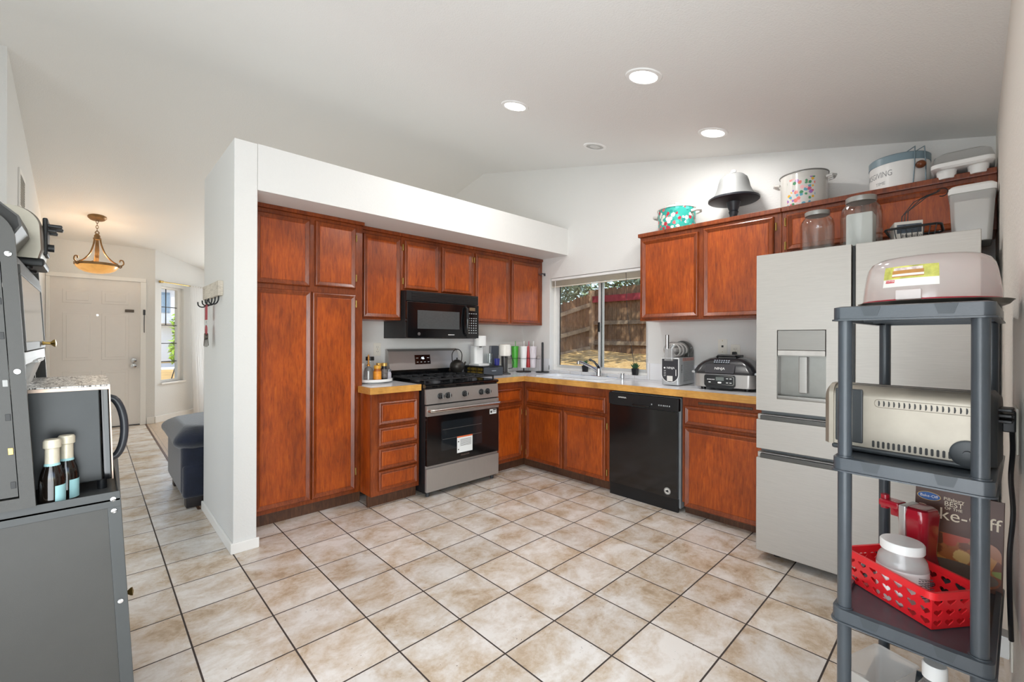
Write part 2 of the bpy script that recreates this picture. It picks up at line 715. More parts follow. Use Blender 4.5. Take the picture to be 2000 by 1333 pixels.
def zc(y):
    return 3.456 - .2215 * (2.83 - y) if y < 2.83 else 3.456 - .2094 * (y - 2.83)

# ------------------------------------------------------------------ the room
XB, YA, YC = 2.2, 2.1, -1.705
XL = -4.2      # dining-side wall, out of view

g = G()
g.box(XL - .1, XB + .14, YC - .12, 2.37, -.12, 0)
g.box(XL - .1, -.94, 2.37, 7.0, -.12, 0)
struct('floor', g, FLOOR, 'beige travertine-look square tile floor with dark grout', 'floor')
g = G()
g.box(-.94, XB + .14, 2.37, 7.8, -.12, 0)
struct('floor_living_room', g, PLANK, 'light brown plank floor of the room behind the partition', 'floor')

g = G()
pr_ = [(YC - .12, zc(YC - .12)), (2.83, zc(2.83)), (7.8, zc(7.8)), (7.8, zc(7.8) + .15), (2.83, zc(2.83) + .15), (YC - .12, zc(YC - .12) + .15)]
g.prism(pr_, 'x', XL - .1, XB + .14)
struct('ceiling', g, CEIL, 'white vaulted ceiling with a ridge above the hall', 'ceiling')


def wall_y(g, x0, x1, y0, y1, z0=0, z1=None):
    """a slab x0..x1 thick that runs along y, up to z1 or to the sloping ceiling"""
    if z1 is not None:
        g.box(x0, x1, y0, y1, z0, z1)
        return
    ys = [y0] + ([2.83] if y0 < 2.83 < y1 else []) + [y1]
    poly = [(y0, z0), (y1, z0)] + [(y, zc(y) + .02) for y in ys[::-1]]
    g.prism(poly, 'x', x0, x1)


def wall_x(g, y0, y1, x0, x1, z0=0, z1=None):
    g.box(x0, x1, y0, y1, z0, z1 if z1 is not None else max(zc(y0), zc(y1)) + .01)


# window wall with the kitchen window opening
WY0, WY1, WZ0, WZ1 = .462, 1.67, .93, 1.965
g = G()
wall_y(g, XB, XB + .14, YC - .12, WY0)
wall_y(g, XB, XB + .14, WY0, WY1, 0, WZ0)
wall_y(g, XB, XB + .14, WY0, WY1, WZ1)
wall_y(g, XB, XB + .14, WY1, 7.8)
struct('wall_right', g, WALL, 'white wall with the kitchen window and the high gable', 'wall')

# range wall: partition end, soffit with plant shelf, wall behind the range
g = G()
g.box(-.915, -.79, 1.415, 2.37, 0, 2.475, .006, 2)
struct('wall_partition', g, WALL, 'white partition end beside the tall pantry cabinet', 'wall')
g = G()
g.box(-.79, XB, 1.415, 2.37, 2.192, 2.475)
struct('wall_soffit', g, WALL, 'white dropped soffit and plant shelf above the range wall cabinets', 'wall')
g = G()
g.box(-.79, XB, YA, 2.37, 0, 2.192)
struct('wall_left', g, WALL, 'white wall behind the range and the left counter', 'wall')

g = G()
wall_x(g, YC - .12, YC, XL - .1, -3.0, 0, zc(YC) + .01)
wall_x(g, YC - .12, YC, -3.0, -.45, 2.1, zc(YC) + .01)
wall_x(g, YC - .12, YC, -.45, XB, 0, zc(YC) + .01)
struct('wall_near', g, wall_mat('painted_wall_cream', 'ebe6de', .5, 80), 'cream textured wall beside the fridge and the grey shelf', 'wall')
g = G()
g.box(-4.6, 1.4, -4.6, YC - .13, 2.4, 2.5)  # out-of-view slab, added only to block direct sun
struct('added_sun_block', g, TRIM, 'unseen slab added to keep the sun off the added glass door', 'roof')
g = G()
wall_x(g, 3.2, 3.32, XL - .1, -2.1)
wall_y(g, -2.1, -1.97, 3.2, 7.0)
struct('wall_hall', g, WALL, 'white hall wall with the return air vent', 'wall')

# entry wall with the door opening
DX0, DX1, DZ1 = -1.955, -.985, 2.125
g = G()
wall_x(g, 6.87, 7.0, -1.97, DX0, 0, None)
wall_x(g, 6.87, 7.0, DX0, DX1, DZ1, None)
wall_x(g, 6.87, 7.0, DX1, -.835, 0, None)
struct('wall_entry', g, WALL, 'white end wall around the front door', 'wall')

# angled wall with the side window
A0 = Vector((-.835, 6.87, 0))
S2 = math.sqrt(.5)
AMX = Matrix(((S2, -S2, 0, A0.x), (S2, S2, 0, A0.y), (0, 0, 1, 0), (0, 0, 0, 1)))   # local x along the wall, y outwards
g = G(AMX)
zt = lambda s: zc(A0.y + s * S2) + .012
WS0, WS1, WAZ0, WAZ1 = .113, .557, .60, 2.08
def apoly(g, s0, s1, z0, z1=None):
    p = [(s0, z0), (s1, z0)] + ([(s1, z1), (s0, z1)] if z1 else [(s1, zt(s1)), (s0, zt(s0))])
    g.prism(p, 'y', 0, .13)
apoly(g, 0, WS0, 0)
apoly(g, WS0, WS1, 0, WAZ0)
apoly(g, WS0, WS1, WAZ1)
apoly(g, WS1, 1.07, 0)
struct('wall_angled', g, WALL, 'white angled wall with the tall narrow window and sheer curtain', 'wall')

g = G()
yy = A0.y + 1.06 * S2
wall_x(g, yy, yy + .12, -.09, .2)
wall_x(g, yy, yy + .12, .2, 1.9, 0, .62)
wall_x(g, yy, yy + .12, .2, 1.9, 2.1)
wall_x(g, yy, yy + .12, 1.9, XB)
struct('wall_living_front', g, WALL, 'front wall of the living room hidden behind the partition', 'wall')
g = G()
wall_y(g, XL - .1, XL, YC, -.75)
wall_y(g, XL - .1, XL, -.75, 1.75, 0, .8)
wall_y(g, XL - .1, XL, -.75, 1.75, 2.15)
wall_y(g, XL - .1, XL, 1.75, 3.2)
struct('wall_dining', g, WALL, 'white dining-side wall', 'wall')

# unseen glazed openings, added to let the fill lamps shine in
w = thing('added_glass_door', 'added unseen sliding glass door that lets daylight in', 'window', (-1.725, YC, 0), world_coords=True)
w['kind'] = 'structure'
g = G()
for a, b in ((-3.0, -2.94), (-1.755, -1.695), (-.51, -.45)):
    g.box(a, b, YC - .07, YC - .02, 0, 2.1)
g.box(-2.94, -.51, YC - .07, YC - .02, 2.04, 2.1)
g.box(-2.94, -.51, YC - .07, YC - .02, 0, .06)
part('window_frame', g, TRIM, w)
g = G()
g.box(-2.94, -1.755, YC - .05, YC - .044, .06, 2.04)
g.box(-1.695, -.51, YC - .05, YC - .044, .06, 2.04)
part('pane', g, GLASS, w)
w = thing('added_dining_window', 'added unseen dining-side window that lets daylight in', 'window', (XL, .5, .8), world_coords=True)  # invented opening for the dining-side fill lamp
w['kind'] = 'structure'
g = G()
for a, b in ((-.75, -.70), (.475, .525), (1.70, 1.75)):
    g.box(XL - .07, XL - .03, a, b, .8, 2.15)
g.box(XL - .07, XL - .03, -.70, 1.70, 2.10, 2.15)
g.box(XL - .07, XL - .03, -.70, 1.70, .8, .85)
part('window_frame', g, TRIM, w)
g = G()
g.box(XL - .052, XL - .046, -.70, .475, .85, 2.10)
g.box(XL - .052, XL - .046, .525, 1.70, .85, 2.10)
part('pane', g, GLASS, w)
w = thing('added_living_window', 'added unseen living-room window that lets daylight in', 'window', (1.05, yy, .62), world_coords=True)  # invented opening for the living-room fill lamp, hidden by the partition
w['kind'] = 'structure'
g = G()
for a, b in ((.2, .25), (1.02, 1.08), (1.85, 1.9)):
    g.box(a, b, yy + .05, yy + .09, .62, 2.1)
g.box(.25, 1.85, yy + .05, yy + .09, .62, .67)
g.box(.25, 1.85, yy + .05, yy + .09, 2.05, 2.1)
part('window_frame', g, TRIM, w)
g = G()
g.box(.25, 1.02, yy + .066, yy + .072, .67, 2.05)
g.box(1.08, 1.85, yy + .066, yy + .072, .67, 2.05)
part('pane', g, GLASS, w)

# kitchen window: jamb liner, sliding frame, panes, tiled sill, raised blind
w = thing('window_1', 'white framed sliding kitchen window above the sink', 'window', (XB + .07, 1.06, WZ0), world_coords=True)
w['kind'] = 'structure'
fx0, fx1 = XB + .075, XB + .125
g = G()
for y0, y1 in ((WY0, WY0 + .03), (WY1 - .03, WY1)):
    g.box(fx0, fx1, y0, y1, WZ0, WZ1)
g.box(fx0, fx1, WY0 + .03, WY1 - .03, WZ1 - .03, WZ1)
g.box(fx0, fx1, WY0 + .03, WY1 - .03, WZ0, WZ0 + .035)
part('window_frame', g, TRIM, w)
ALU = P('white_aluminium', 'd9d9d7', .35, .2, vary=.02)
mid = 1.045
g = G()
for a, b, x in ((WY0 + .03, mid + .025, fx0 + .003), (mid - .025, WY1 - .03, fx0 + .024)):
    for y0, y1 in ((a, a + .032), (b - .032, b)):
        g.box(x, x + .02, y0, y1, WZ0 + .035, WZ1 - .03, .003)
    g.box(x, x + .02, a + .032, b - .032, WZ0 + .035, WZ0 + .065, .003)
    g.box(x, x + .02, a + .032, b - .032, WZ1 - .055, WZ1 - .03, .003)
part('sash', g, ALU, w)
g = G()
g.box(fx0 + .010, fx0 + .014, WY0 + .06, mid, WZ0 + .065, WZ1 - .055)
g.box(fx0 + .032, fx0 + .036, mid, WY1 - .06, WZ0 + .065, WZ1 - .055)
part('pane', g, GLASS, w)
g = G()
g.box(fx0 - .012, fx0 + .004, mid + .0, mid + .022, 1.36, 1.46, .004)
part('latch', g, BLACK, w)
g = G()
g.box(XB - .012, fx0, WY0 + .001, WY1 - .001, WZ0, WZ0 + .012)
part('window_sill', g, WTILE, w)

b = thing('window_blind', 'white slatted blind pulled up at the top of the kitchen window', 'blind', (XB + .035, 1.06, 1.90), world_coords=True)
g = G()
g.box(XB + .012, XB + .05, WY0 + .012, WY1 - .012, 1.935, 1.962, .003)
part('head_rail', g, WHITEP, b)
SL = P('blind_slats', 'dcd6ca', .5, vary=.03)
g = G()
for i in range(9):
    z = 1.93 - i * .0062
    g.box(XB + .016, XB + .044, WY0 + .016, WY1 - .016, z - .0018, z, .0006, 1)
g.box(XB + .016, XB + .044, WY0 + .016, WY1 - .016, 1.862, 1.873, .003)
part('slat_stack', g, SL, b)
g = G()
g.tube([(XB + .012, 1.60, 1.93), (XB + .010, 1.60, 1.6), (XB + .011, 1.60, 1.25)], .003, 6)
part('tilt_wand', g, WHITEP, b)
g = G()
g.tube([(XB + .010, .70, 1.93), (XB + .010, .69, 1.60), (XB + .012, .655, 1.30), (XB + .012, .62, 1.10), (XB + .006, .60, 1.0)], .0022, 5)
part('pull_cord', g, DARKGREY, b)

# angled side window with grid, and its curtain rod
w = thing('window_2', 'tall narrow gridded window on the angled entry wall', 'window', tuple(AMX @ Vector((.335, .06, .6))), world_coords=True)
w['kind'] = 'structure'
g = G(AMX)
for a, b_ in ((WS0, WS0 + .022), (WS1 - .06, WS1)):
    g.box(a, b_, .05, .10, WAZ0, WAZ1)
g.box(WS0 + .022, WS1 - .06, .05, .10, WAZ0, WAZ0 + .03)
g.box(WS0 + .022, WS1 - .06, .05, .10, WAZ1 - .03, WAZ1)
part('window_frame', g, TRIM, w)
g = G(AMX)
gx = WS0 + .022
gw = WS1 - .06 - gx
for i in range(1, 5):
    z = WAZ0 + .03 + (WAZ1 - WAZ0 - .06) * i / 5
    g.box(gx, gx + gw, .068, .08, z - .006, z + .006)
g.box(gx + gw * .42 - .004, gx + gw * .42 + .004, .068, .08, WAZ0 + .03 + (WAZ1 - WAZ0 - .06) * .6, WAZ1 - .03)
part('muntin_grid', g, DARKGREY, w)
g = G(AMX)
g.box(gx, gx + gw, .085, .089, WAZ0 + .03, WAZ1 - .03)
part('pane', g, GLASS, w)
g = G(AMX)
g.box(WS0 - .01, WS1 + .03, -.025, .05, WAZ0 - .03, WAZ0, .004)
part('window_sill', g, TRIM, w)

c = thing('sheer_curtain', 'sheer white curtain hanging beside the narrow entry window', 'curtain', tuple(AMX @ Vector((.80, -.06, 0))), world_coords=True)
g = G(AMX)
g.tube([(.02, -.06, 2.135), (1.0, -.06, 2.135)], .008, 10)
g.sph((.02, -.06, 2.135), .018)
g.box(.07, .085, -.06, 0, 2.12, 2.15)
part('curtain_rod', g, BRASS, c)
SHEER = thin_glass('sheer_cloth', (1, 1, 1, 1), 0, 1.02, .5, cloud=.82, cloud_col='fbfbfb')
g = G(AMX)
rows = []
for k in range(15):
    z = 2.15 - k * (2.12 / 14)
    t = k / 14
    wl = .60 + .05 * t - .07 * math.exp(-((t - .75) / .16) ** 2) * 0
    row = []
    for i in range(60):
        u = i / 59
        amp = .012 + .022 * t
        row.append((wl + (1.0 - wl) * u + .02 * t * math.sin(u * 9), -.062 - amp + amp * math.sin(u * 46 + .8 * t) - .03 * t, max(z, .02)))
    rows.append(row)
g.loft(rows, False, False, closed=False)
part('cloth', g, SHEER, c)

# baseboards
g = G()
g.box(-.929, -.915, 1.41, 2.37, 0, .062, .004)
g.box(-.929, -.778, 1.401, 1.415, 0, .062, .004)
struct('baseboard_left', g, TRIM, 'white baseboard round the partition end', 'baseboard')
g = G(AMX)
g.box(.0, 1.06, -.014, 0, 0, .10, .004)
g.mx = Matrix()
g.box(-.93, -.84, 6.856, 6.87, 0, .10, .004)
struct('baseboard_entry', g, TRIM, 'white baseboard below the narrow entry window', 'baseboard')
g = G()
g.box(-1.97, -1.957, 3.19, 6.855, 0, .09, .004)
struct('baseboard_hall', g, TRIM, 'white baseboard along the hall wall', 'baseboard')
g = G()
g.box(-.95, -.93, 2.37, 6.86, -.002, .004, .002)
struct('trim_1', g, WOODD, 'dark strip between the tile and the plank floor', 'trim')

# front door
d = thing('door_1', 'white six-panel front door at the end of the hall', 'door', (-1.47, 6.87, 0), world_coords=True)
d['kind'] = 'structure'
DOORM = P('door_paint', 'e9e4df', .42, vary=.01)
g = G()
g.box(DX0 + .022, DX1 - .012, 6.885, 6.925, .012, DZ1 - .004)
part('slab', g, DOORM, d)
g = G()
dw0, dw1 = DX0 + .03, DX1 - .022
for cx in (dw0 + .26, dw1 - .27):
    for z0, z1 in ((1.76, 1.95), (.97, 1.63), (.22, .82)):
        for k, (ins, h) in enumerate(((0, .008), (.035, .014))):
            g.box(cx - .145 + ins, cx + .145 - ins, 6.885 - h, 6.89, z0 + ins, z1 - ins, .007, 2)
part('raised_panel', g, DOORM, d)
g = G()
for a, b_ in ((DX0 - .02, DX0 + .028), (DX1 - .02, DX1 + .045)):
    g.box(a if a > -1.968 else -1.968, b_, 6.845, 6.89, 0, DZ1 - .0205, .005)
g.box(-1.968, DX1 + .045, 6.845, 6.89, DZ1 - .02, DZ1 + .035, .005)
part('door_casing', g, TRIM, d)
g = G()
for z in (.955, .872):
    g.lathe([(.036, 0), (.034, -.012), (.018, -.018), (.018, -.035), (.03, -.045), (.028, -.065), (.0, -.07)], (dw1 - .07, 6.885, z), 20, 'y')
part('door_handle', g, CHROME, d)
g = G()
g.cyl((-1.465, 6.882, 1.60), .012, .008, 'y', 16)
part('peephole', g, CHROME, d)
g = G()
g.box(-1.175, -1.075, 6.872, 6.885, 1.655, 1.695, .003)
part('mail_plate', g, P('bronze', '5d5248', .4, .6), d)
g = G()
g.box(-.975, -.95, 6.832, 6.846, 1.62, 1.70, .004)
g.tube([(-.962, 6.836, 1.64), (-.964, 6.83, 1.5), (-.962, 6.834, 1.36)], .005, 6)
part('security_bar', g, DARKGREY, d)
g = G()
g.box(dw0, dw1, 6.875, 6.89, 0, .014)
part('threshold', g, DARKGREY, d)

# return-air vent on the hall wall
v = thing('air_vent', 'white return air vent high on the hall wall', 'vent', (-1.97, 4.05, 2.5), world_coords=True)
g = G()
for y0, y1, z0, z1 in ((3.86, 4.3, 2.66, 2.70), (3.86, 4.3, 2.36, 2.40), (3.86, 3.90, 2.40, 2.66), (4.26, 4.3, 2.40, 2.66)):
    g.box(-1.97, -1.958, y0, y1, z0, z1, .003)
part('vent_frame', g, TRIM, v)
g = G()
for i in range(12):
    z = 2.41 + i * .021
    g.box(-1.968, -1.960, 3.90, 4.26, z, z + .009)
part('louvre', g, P('vent_grey', 'a9a49c', .5), v)

# ------------------------------------------------------------------ recessed ceiling lights
def recessed(x, y, lit, label):
    t = thing('recessed_light', label, 'ceiling light', (x, y, zc(y)), group='recessed ceiling lights')
    t.rotation_euler = (math.atan(.2215), 0, 0)
    g = G()
    g.lathe([(.074, -.004), (.078, -.008), (.098, -.006), (.102, -.001), (.102, .0)], n=40, caps=False)
    part('trim_ring', g, WHITEP, t)
    g = G()
    if lit:
        g.lathe([(.075, -.005), (0, -.0055)], n=40, caps=False)
        part('lens', g, P('lamp_glow', 'ffffff', .5, vary=0, emit='fffaf2', estr=14), t)
        o = lamp('recessed_lamp', 'AREA', (0, 0, -.02), LAMP_W, (1, .98, .96), .14)
        o.parent = t
    else:
        g.lathe([(.075, -.005), (.07, .0), (.05, -.001), (0, -.001)], n=40, caps=False)
        part('baffle', g, P('lamp_baffle', 'b9b8b5', .5), t)
        g = G()
        g.lathe([(.045, -.001), (.045, -.006), (.03, -.012), (0, -.014)], n=24, caps=False)
        part('bulb', g, P('bulb_off', 'cfcfcc', .3), t)
    return t


LAMP_W = 7.5
recessed(.701, -.343, True, 'lit round ceiling light closest to the camera, largest of the lit ones')
recessed(.701, .69, True, 'lit round ceiling light above the middle of the floor, left of the others')
recessed(1.66, -.34, True, 'lit round ceiling light in front of the cabinet above the fridge')
recessed(1.67, .68, False, 'unlit round ceiling light near the kitchen window wall')

# ------------------------------------------------------------------ outside, kitchen side
g = G()
GR = 26
ys = [-6 + i * 16 / GR for i in range(GR + 1)]
xs = [2.42 + i * 9 / GR for i in range(GR + 1)]
gz = lambda x, y: .25 + max(0, min(1, (x - 2.4) / 6.0)) ** .9 * .68 + .05 * math.sin(x * 2.3 + y) * math.sin(y * 1.7) + max(0, (y - 3.5)) * .05
vs = [[g.v((x, y, gz(x, y))) for y in ys] for x in xs]
for a, b_ in zip(vs, vs[1:]):
    for i in range(GR):
        g.f([a[i], b_[i], b_[i + 1], a[i + 1]])
m_, nt_, b__ = new_mat('dry_ground')
n_ = noise(nt_, pos(nt_), 9, 9, .7, .5)
r_ = ramp(nt_, [(.3, '8f6f45'), (.5, 'c6a36a'), (.7, 'dcc08c')])
nt_.links.new(n_, r_.inputs[0])
nt_.links.new(r_.outputs[0], b__.inputs['Base Color'])
b__.inputs['Roughness'].default_value = .9
bump(nt_, b__, n_, .8, .04)
struct('ground_yard', g, m_, 'dry straw-coloured sloping yard outside the kitchen window', 'ground')

FENCE = wood_mat('weathered_fence', '4f3a2c', '7d6148', 'a98a68', grain=(7, 7, .8), rough=.8, coat=0, blotch=1.2)
FENCE2 = wood_mat('weathered_rail', '6a5a4a', '93816c', 'b7a68e', grain=(3, 3, 9), rough=.8, coat=0)


def fence(name, label, p0, p1, top, base, board=.14, red=None):
    t = thing(name, label, 'fence', (p0[0], p0[1], base(*p0)), world_coords=True, group='board fences of the yard')
    d = Vector((p1[0] - p0[0], p1[1] - p0[1], 0))
    L = d.length
    d.normalize()
    nrm = Vector((d.y, -d.x, 0))
    if nrm.dot(Vector((-1.5 - p0[0], -1.6 - p0[1], 0))) < 0:
        nrm = -nrm
    g = G()
    n = int(L / board)
    for i in range(n):
        a = Vector((p0[0], p0[1], 0)) + d * (i * board + rnd.uniform(0, .004))
        e = a + d * (board - .008)
        z0 = base(a.x, a.y) - .1
        z1 = top(a.x, a.y) + rnd.uniform(-.02, .02)
        th = nrm * .018
        w_ = (e - a)
        out = [(0, z0), (1, z0), (1, z1 - .05), (.8, z1), (.2, z1), (0, z1 - .05)]
        r0 = [a + w_ * u + Vector((0, 0, z)) for u, z in out]
        g.loft([r0, [q + th for q in r0]])
    part('board_panel', g, FENCE, t)
    for f_ in (.10, .42, .80):
        g = G()
        a = Vector((p0[0], p0[1], 0)) + nrm * .018
        e = a + d * L
        za = base(a.x, a.y) + f_ * (top(a.x, a.y) - base(a.x, a.y))
        ze = base(e.x, e.y) + f_ * (top(e.x, e.y) - base(e.x, e.y))
        pts = []
        for q, z in ((a, za), (e, ze)):
            pts.append([q + Vector((0, 0, z)), q + nrm * .05 + Vector((0, 0, z)), q + nrm * .05 + Vector((0, 0, z + .1)), q + Vector((0, 0, z + .1))])
        g.loft(pts)
        part('rail', g, FENCE2, t)
    if red:
        g = G()
        pts = []
        for q in (Vector((p0[0], p0[1], 0)) - d * .0, Vector((p0[0], p0[1], 0)) + d * L):
            q = q + nrm * .07
            pts.append([q + Vector((0, 0, red)), q + nrm * .06 + Vector((0, 0, red)), q + nrm * .06 + Vector((0, 0, red + .17)), q + Vector((0, 0, red + .17))])
        g.loft(pts)
        part('red_beam', g, P('red_paint_worn', '93333a', .7, vary=.25, vscale=6), t, 'faded red painted beam')
    return t


FX, FY = 8.4, 5.62
fence('board_fence', 'weathered board fence with a red beam facing the kitchen window', (FX, FY - .125), (FX, -3.5), lambda x, y: 2.66, lambda x, y: gz(FX, min(y, 5)) - .0, red=2.28)
fence('board_fence', 'weathered board fence running down the left of the yard', (FX - .125, FY), (3.2, FY), lambda x, y: 2.55 - (FX - x) * .30, lambda x, y: gz(x, 5) - .12)
g = G()
g.box(FX - .12, FX + .02, FY - .12, FY + .02, .6, 2.62, .01)
solo('fence_post', g, wood_mat('pale_post', '8d7355', 'b3977a', 'cbb193', grain=(8, 8, .8), rough=.8, coat=0), 'pale wooden post where the two yard fences meet', 'post', (FX - .05, FY - .05, .6))


def leaves(g, c, rad, n, size, flat=1.0, seed=0):
    rr = random.Random(seed)
    for i in range(n):
        while True:
            p = Vector((rr.uniform(-1, 1), rr.uniform(-1, 1), rr.uniform(-1, 1)))
            if .25 < p.length < 1:
                break
        q = Vector(c) + Vector((p.x * rad[0], p.y * rad[1], p.z * rad[2]))
        a = Vector((rr.uniform(-1, 1), rr.uniform(-1, 1), rr.uniform(-1, .4))).normalized()
        b_ = a.cross(Vector((rr.uniform(-1, 1), rr.uniform(-1, 1), rr.uniform(-1, 1)))).normalized()
        s = size * rr.uniform(.6, 1.3)
        nn = a.cross(b_) * s * .15
        g.quad(q - a * s, q + b_ * s * .33 + nn, q + a * s, q - b_ * s * .33 + nn)


def tree(name, label, base, trunk_h, blobs, n, size, col, seed, group='trees beyond the fence'):
    t = thing(name, label, 'tree', base, world_coords=True, group=group)
    g = G()
    bx, by, bz = base
    g.tube([(bx, by, bz), (bx + .05, by - .03, bz + trunk_h * .5), (bx, by + .04, bz + trunk_h)], [.12, .09, .05], 8)
    for k, (c, r_) in enumerate(blobs):
        g.tube([(bx, by, bz + trunk_h * .6), tuple((Vector(c) + Vector((bx, by, bz + trunk_h))) / 2), c], [.06, .04, .015], 6)
    part('trunk', g, P('bark', '5a4a3b', .9, vary=.2), t)
    g = G()
    for k, (c, r_) in enumerate(blobs):
        leaves(g, c, r_, n, size, seed=seed + k)
    m = P('leaf_' + name + str(seed), col, .6, vary=.35, vscale=3)
    part('foliage', g, m, t)
    return t


tree('olive_tree', 'grey-green leafy tree above the left yard fence', (7.6, 6.6, .6), 1.6, [((6.6, 6.3, 2.75), (1.0, .7, .75)), ((7.9, 6.3, 2.95), (1.0, .7, .8)), ((5.6, 6.4, 2.3), (.8, .7, .7)), ((7.2, 6.6, 3.7), (1.2, .9, .7))], 1500, .085, '9aa58c', 3)
tree('olive_tree', 'grey-green leafy tree behind the fence with the red beam', (9.6, 3.6, .7), 1.8, [((9.3, 4.2, 3.15), (.7, 1.1, .55)), ((9.4, 2.6, 3.1), (.7, 1.1, .55)), ((9.5, 3.4, 3.9), (1.0, 1.6, .8))], 1600, .085, '939f86', 13)

tree('broad_tree', 'dense broad tree far behind both yard fences', (12.2, 5.2, .8), 2.0, [((11.4, 7.6, 3.3), (.9, 2.0, 1.2)), ((11.4, 4.6, 3.4), (.9, 2.0, 1.2)), ((11.6, 2.0, 3.3), (.9, 2.0, 1.2)), ((11.8, 5.0, 4.6), (1.2, 3.2, 1.0))], 1500, .12, '7d8d6c', 53)
tree('shade_tree', 'tall spreading tree in the yard that dapples the fences with shade', (5.2, -2.6, .4), 4.6, [((5.6, 1.9, 5.6), (1.6, 1.9, .8)), ((4.4, 3.2, 5.3), (1.5, 1.6, .7)), ((6.0, 3.9, 5.9), (1.3, 1.3, .7)), ((4.8, -1.2, 6.0), (1.6, 1.9, .9))], 620, .17, '7f8f6b', 23)
# ------------------------------------------------------------------ outside, street side
g = G()
g.box(-30, 24, 7.95, 60, -.5, -.25)
struct('ground_street', g, P('dry_lawn', 'bf9a5e', .9, vary=.25, vscale=2, bmp=.5, bscale=20), 'dry brown lawn outside the entry window', 'ground')
# everything below stands on the line of sight of the narrow window (direction about (.04, 1))
g = G()
g.box(-30, 24, 27, 32, -.25, -.23)
struct('road', g, P('asphalt', '8f9298', .9), 'grey road across the street side', 'road')
g = G()
g.box(-30, 24, 25.3, 26.8, -.25, -.2)
struct('sidewalk', g, P('concrete', 'cfccc6', .8), 'pale sidewalk beside the road', 'sidewalk')
h = thing('house', 'white house with a red tiled gable roof across the street', 'house', (3, 34, -.2), world_coords=True)
g = G()
g.box(-8, 10, 34, 42, -.2, 4.6)
g.prism([(-3.5, 4.6), (4.5, 4.6), (.5, 6.2)], 'y', 34, 36)
part('wall', g, P('stucco', 'e4e2e0', .8, vary=.03), h)
g = G()
for s in (-1, 1):
    a = (.5, 6.55)
    e = (.5 + s * 4.6, 4.72)
    g.prism([a, e, (e[0], e[1] - .18), (a[0], a[1] - .22)], 'y', 33.6, 42.3)
g.box(-8.4, 10.4, 33.7, 42.3, 4.6, 4.75)
part('roof', g, P('terracotta', 'b0674d', .8, vary=.2, vscale=8), h)
for x, z0, z1 in ((-1.6, 2.9, 4.2), (1.4, 2.9, 4.2), (4.2, 2.9, 4.2), (.4, .2, 2.0)):
    g = G()
    g.box(x - .7, x + .7, 33.95, 34.02, z0, z1)
    part('window', g, P('far_window', '7f93a6', .2), h)
g = G()
g.box(-3, 5, 33.0, 34, 2.2, 2.45)
part('balcony', g, P('stucco', 'e4e2e0', .8), h)
tree('street_tree', 'round green tree beside the white house across the street', (-2.0, 31, -.2), 4, [((-2.2, 31, 6.4), (2.6, 1.5, 1.8))], 1500, .22, '6e8a4e', 31, group='trees on the street side')
tree('young_tree', 'bright green young tree close outside the narrow entry window', (.32, 13.2, -.25), 1.6, [((.30, 13.2, 1.6), (.28, .28, .55)), ((.24, 13.2, .95), (.28, .28, .45))], 420, .09, '8fae3c', 41, group='trees on the street side')
g = G()
for dx in (-.22, .24):
    g.tube([(.72 + dx * .8, 18.3, -.25), (.74 + dx * .45, 18.3, .15), (.80, 18.3, .58)], .018, 6)
g.tube([(.80, 18.3, .5), (.82, 18.3, .70)] + arc((.70, 18.3, .76), .13, -20, 190, 10), .022, 6)
solo('garden_hook', g, BLACK, 'black iron garden hook standing on the dry lawn outside', 'garden hook', (.75, 18.3, -.25))

# ------------------------------------------------------------------ cabinets
def door_front(name, par, side, f, a0, a1, z0, z1, t=.019, fw=.034, label=None):
    """a door or drawer front: slab with a bevelled moulding round a flat panel; side 'a' faces -Y, 'b' faces -X"""
    g = G()
    lo, hi = min(a0, a1), max(a0, a1)

    def ring(ins, h):
        p = [(lo + ins, z0 + ins), (hi - ins, z0 + ins), (hi - ins, z1 - ins), (lo + ins, z1 - ins)]
        return [(a, f - h, z) if side == 'a' else (f - h, a, z) for a, z in p]
    g.m(1).loft([ring(0, 0), ring(0, t - .006), ring(.004, t), ring(.010, t + .003), ring(.018, t - .001), ring(fw - .008, t - .004), ring(fw, t - .008)], True, False)
    g.m(0).loft([ring(fw, t - .008), ring(fw + .003, t - .006)], False, True)
    return part(name, g, [WOOD, WOODF], par, label, angle=25)


def hinge(par, side, f, a, z, label=None):
    g = G()
    for k in (-.028, .010):
        pass
    if side == 'a':
        g.box(a - .006, a + .006, f - .006, f, z - .028, z + .028, .003)
        g.cyl((a, f - .008, z - .026), .0042, .052, 'z', 10)
    else:
        g.box(f - .006, f, a - .006, a + .006, z - .028, z + .028, .003)
        g.cyl((f - .008, a, z - .026), .0042, .052, 'z', 10)
    return part('hinge', g, BRASS, par)


def frame_front(par, side, f, a0, a1, z0, z1, holes, depth=.02):
    """face frame drawn as one board set behind the doors"""
    g = G()
    if side == 'a':
        g.box(a0, a1, f, f + depth, z0, z1, .0015, 1)
    else:
        g.box(f, f + depth, a0, a1, z0, z1, .0015, 1)
    return part('face_frame', g, WOODF, par)


def carcass(par, x0, x1, y0, y1, z0, z1, name='body'):
    g = G()
    g.box(x0, x1, y0, y1, z0, z1, .0015, 1)
    return part(name, g, WOOD, par)


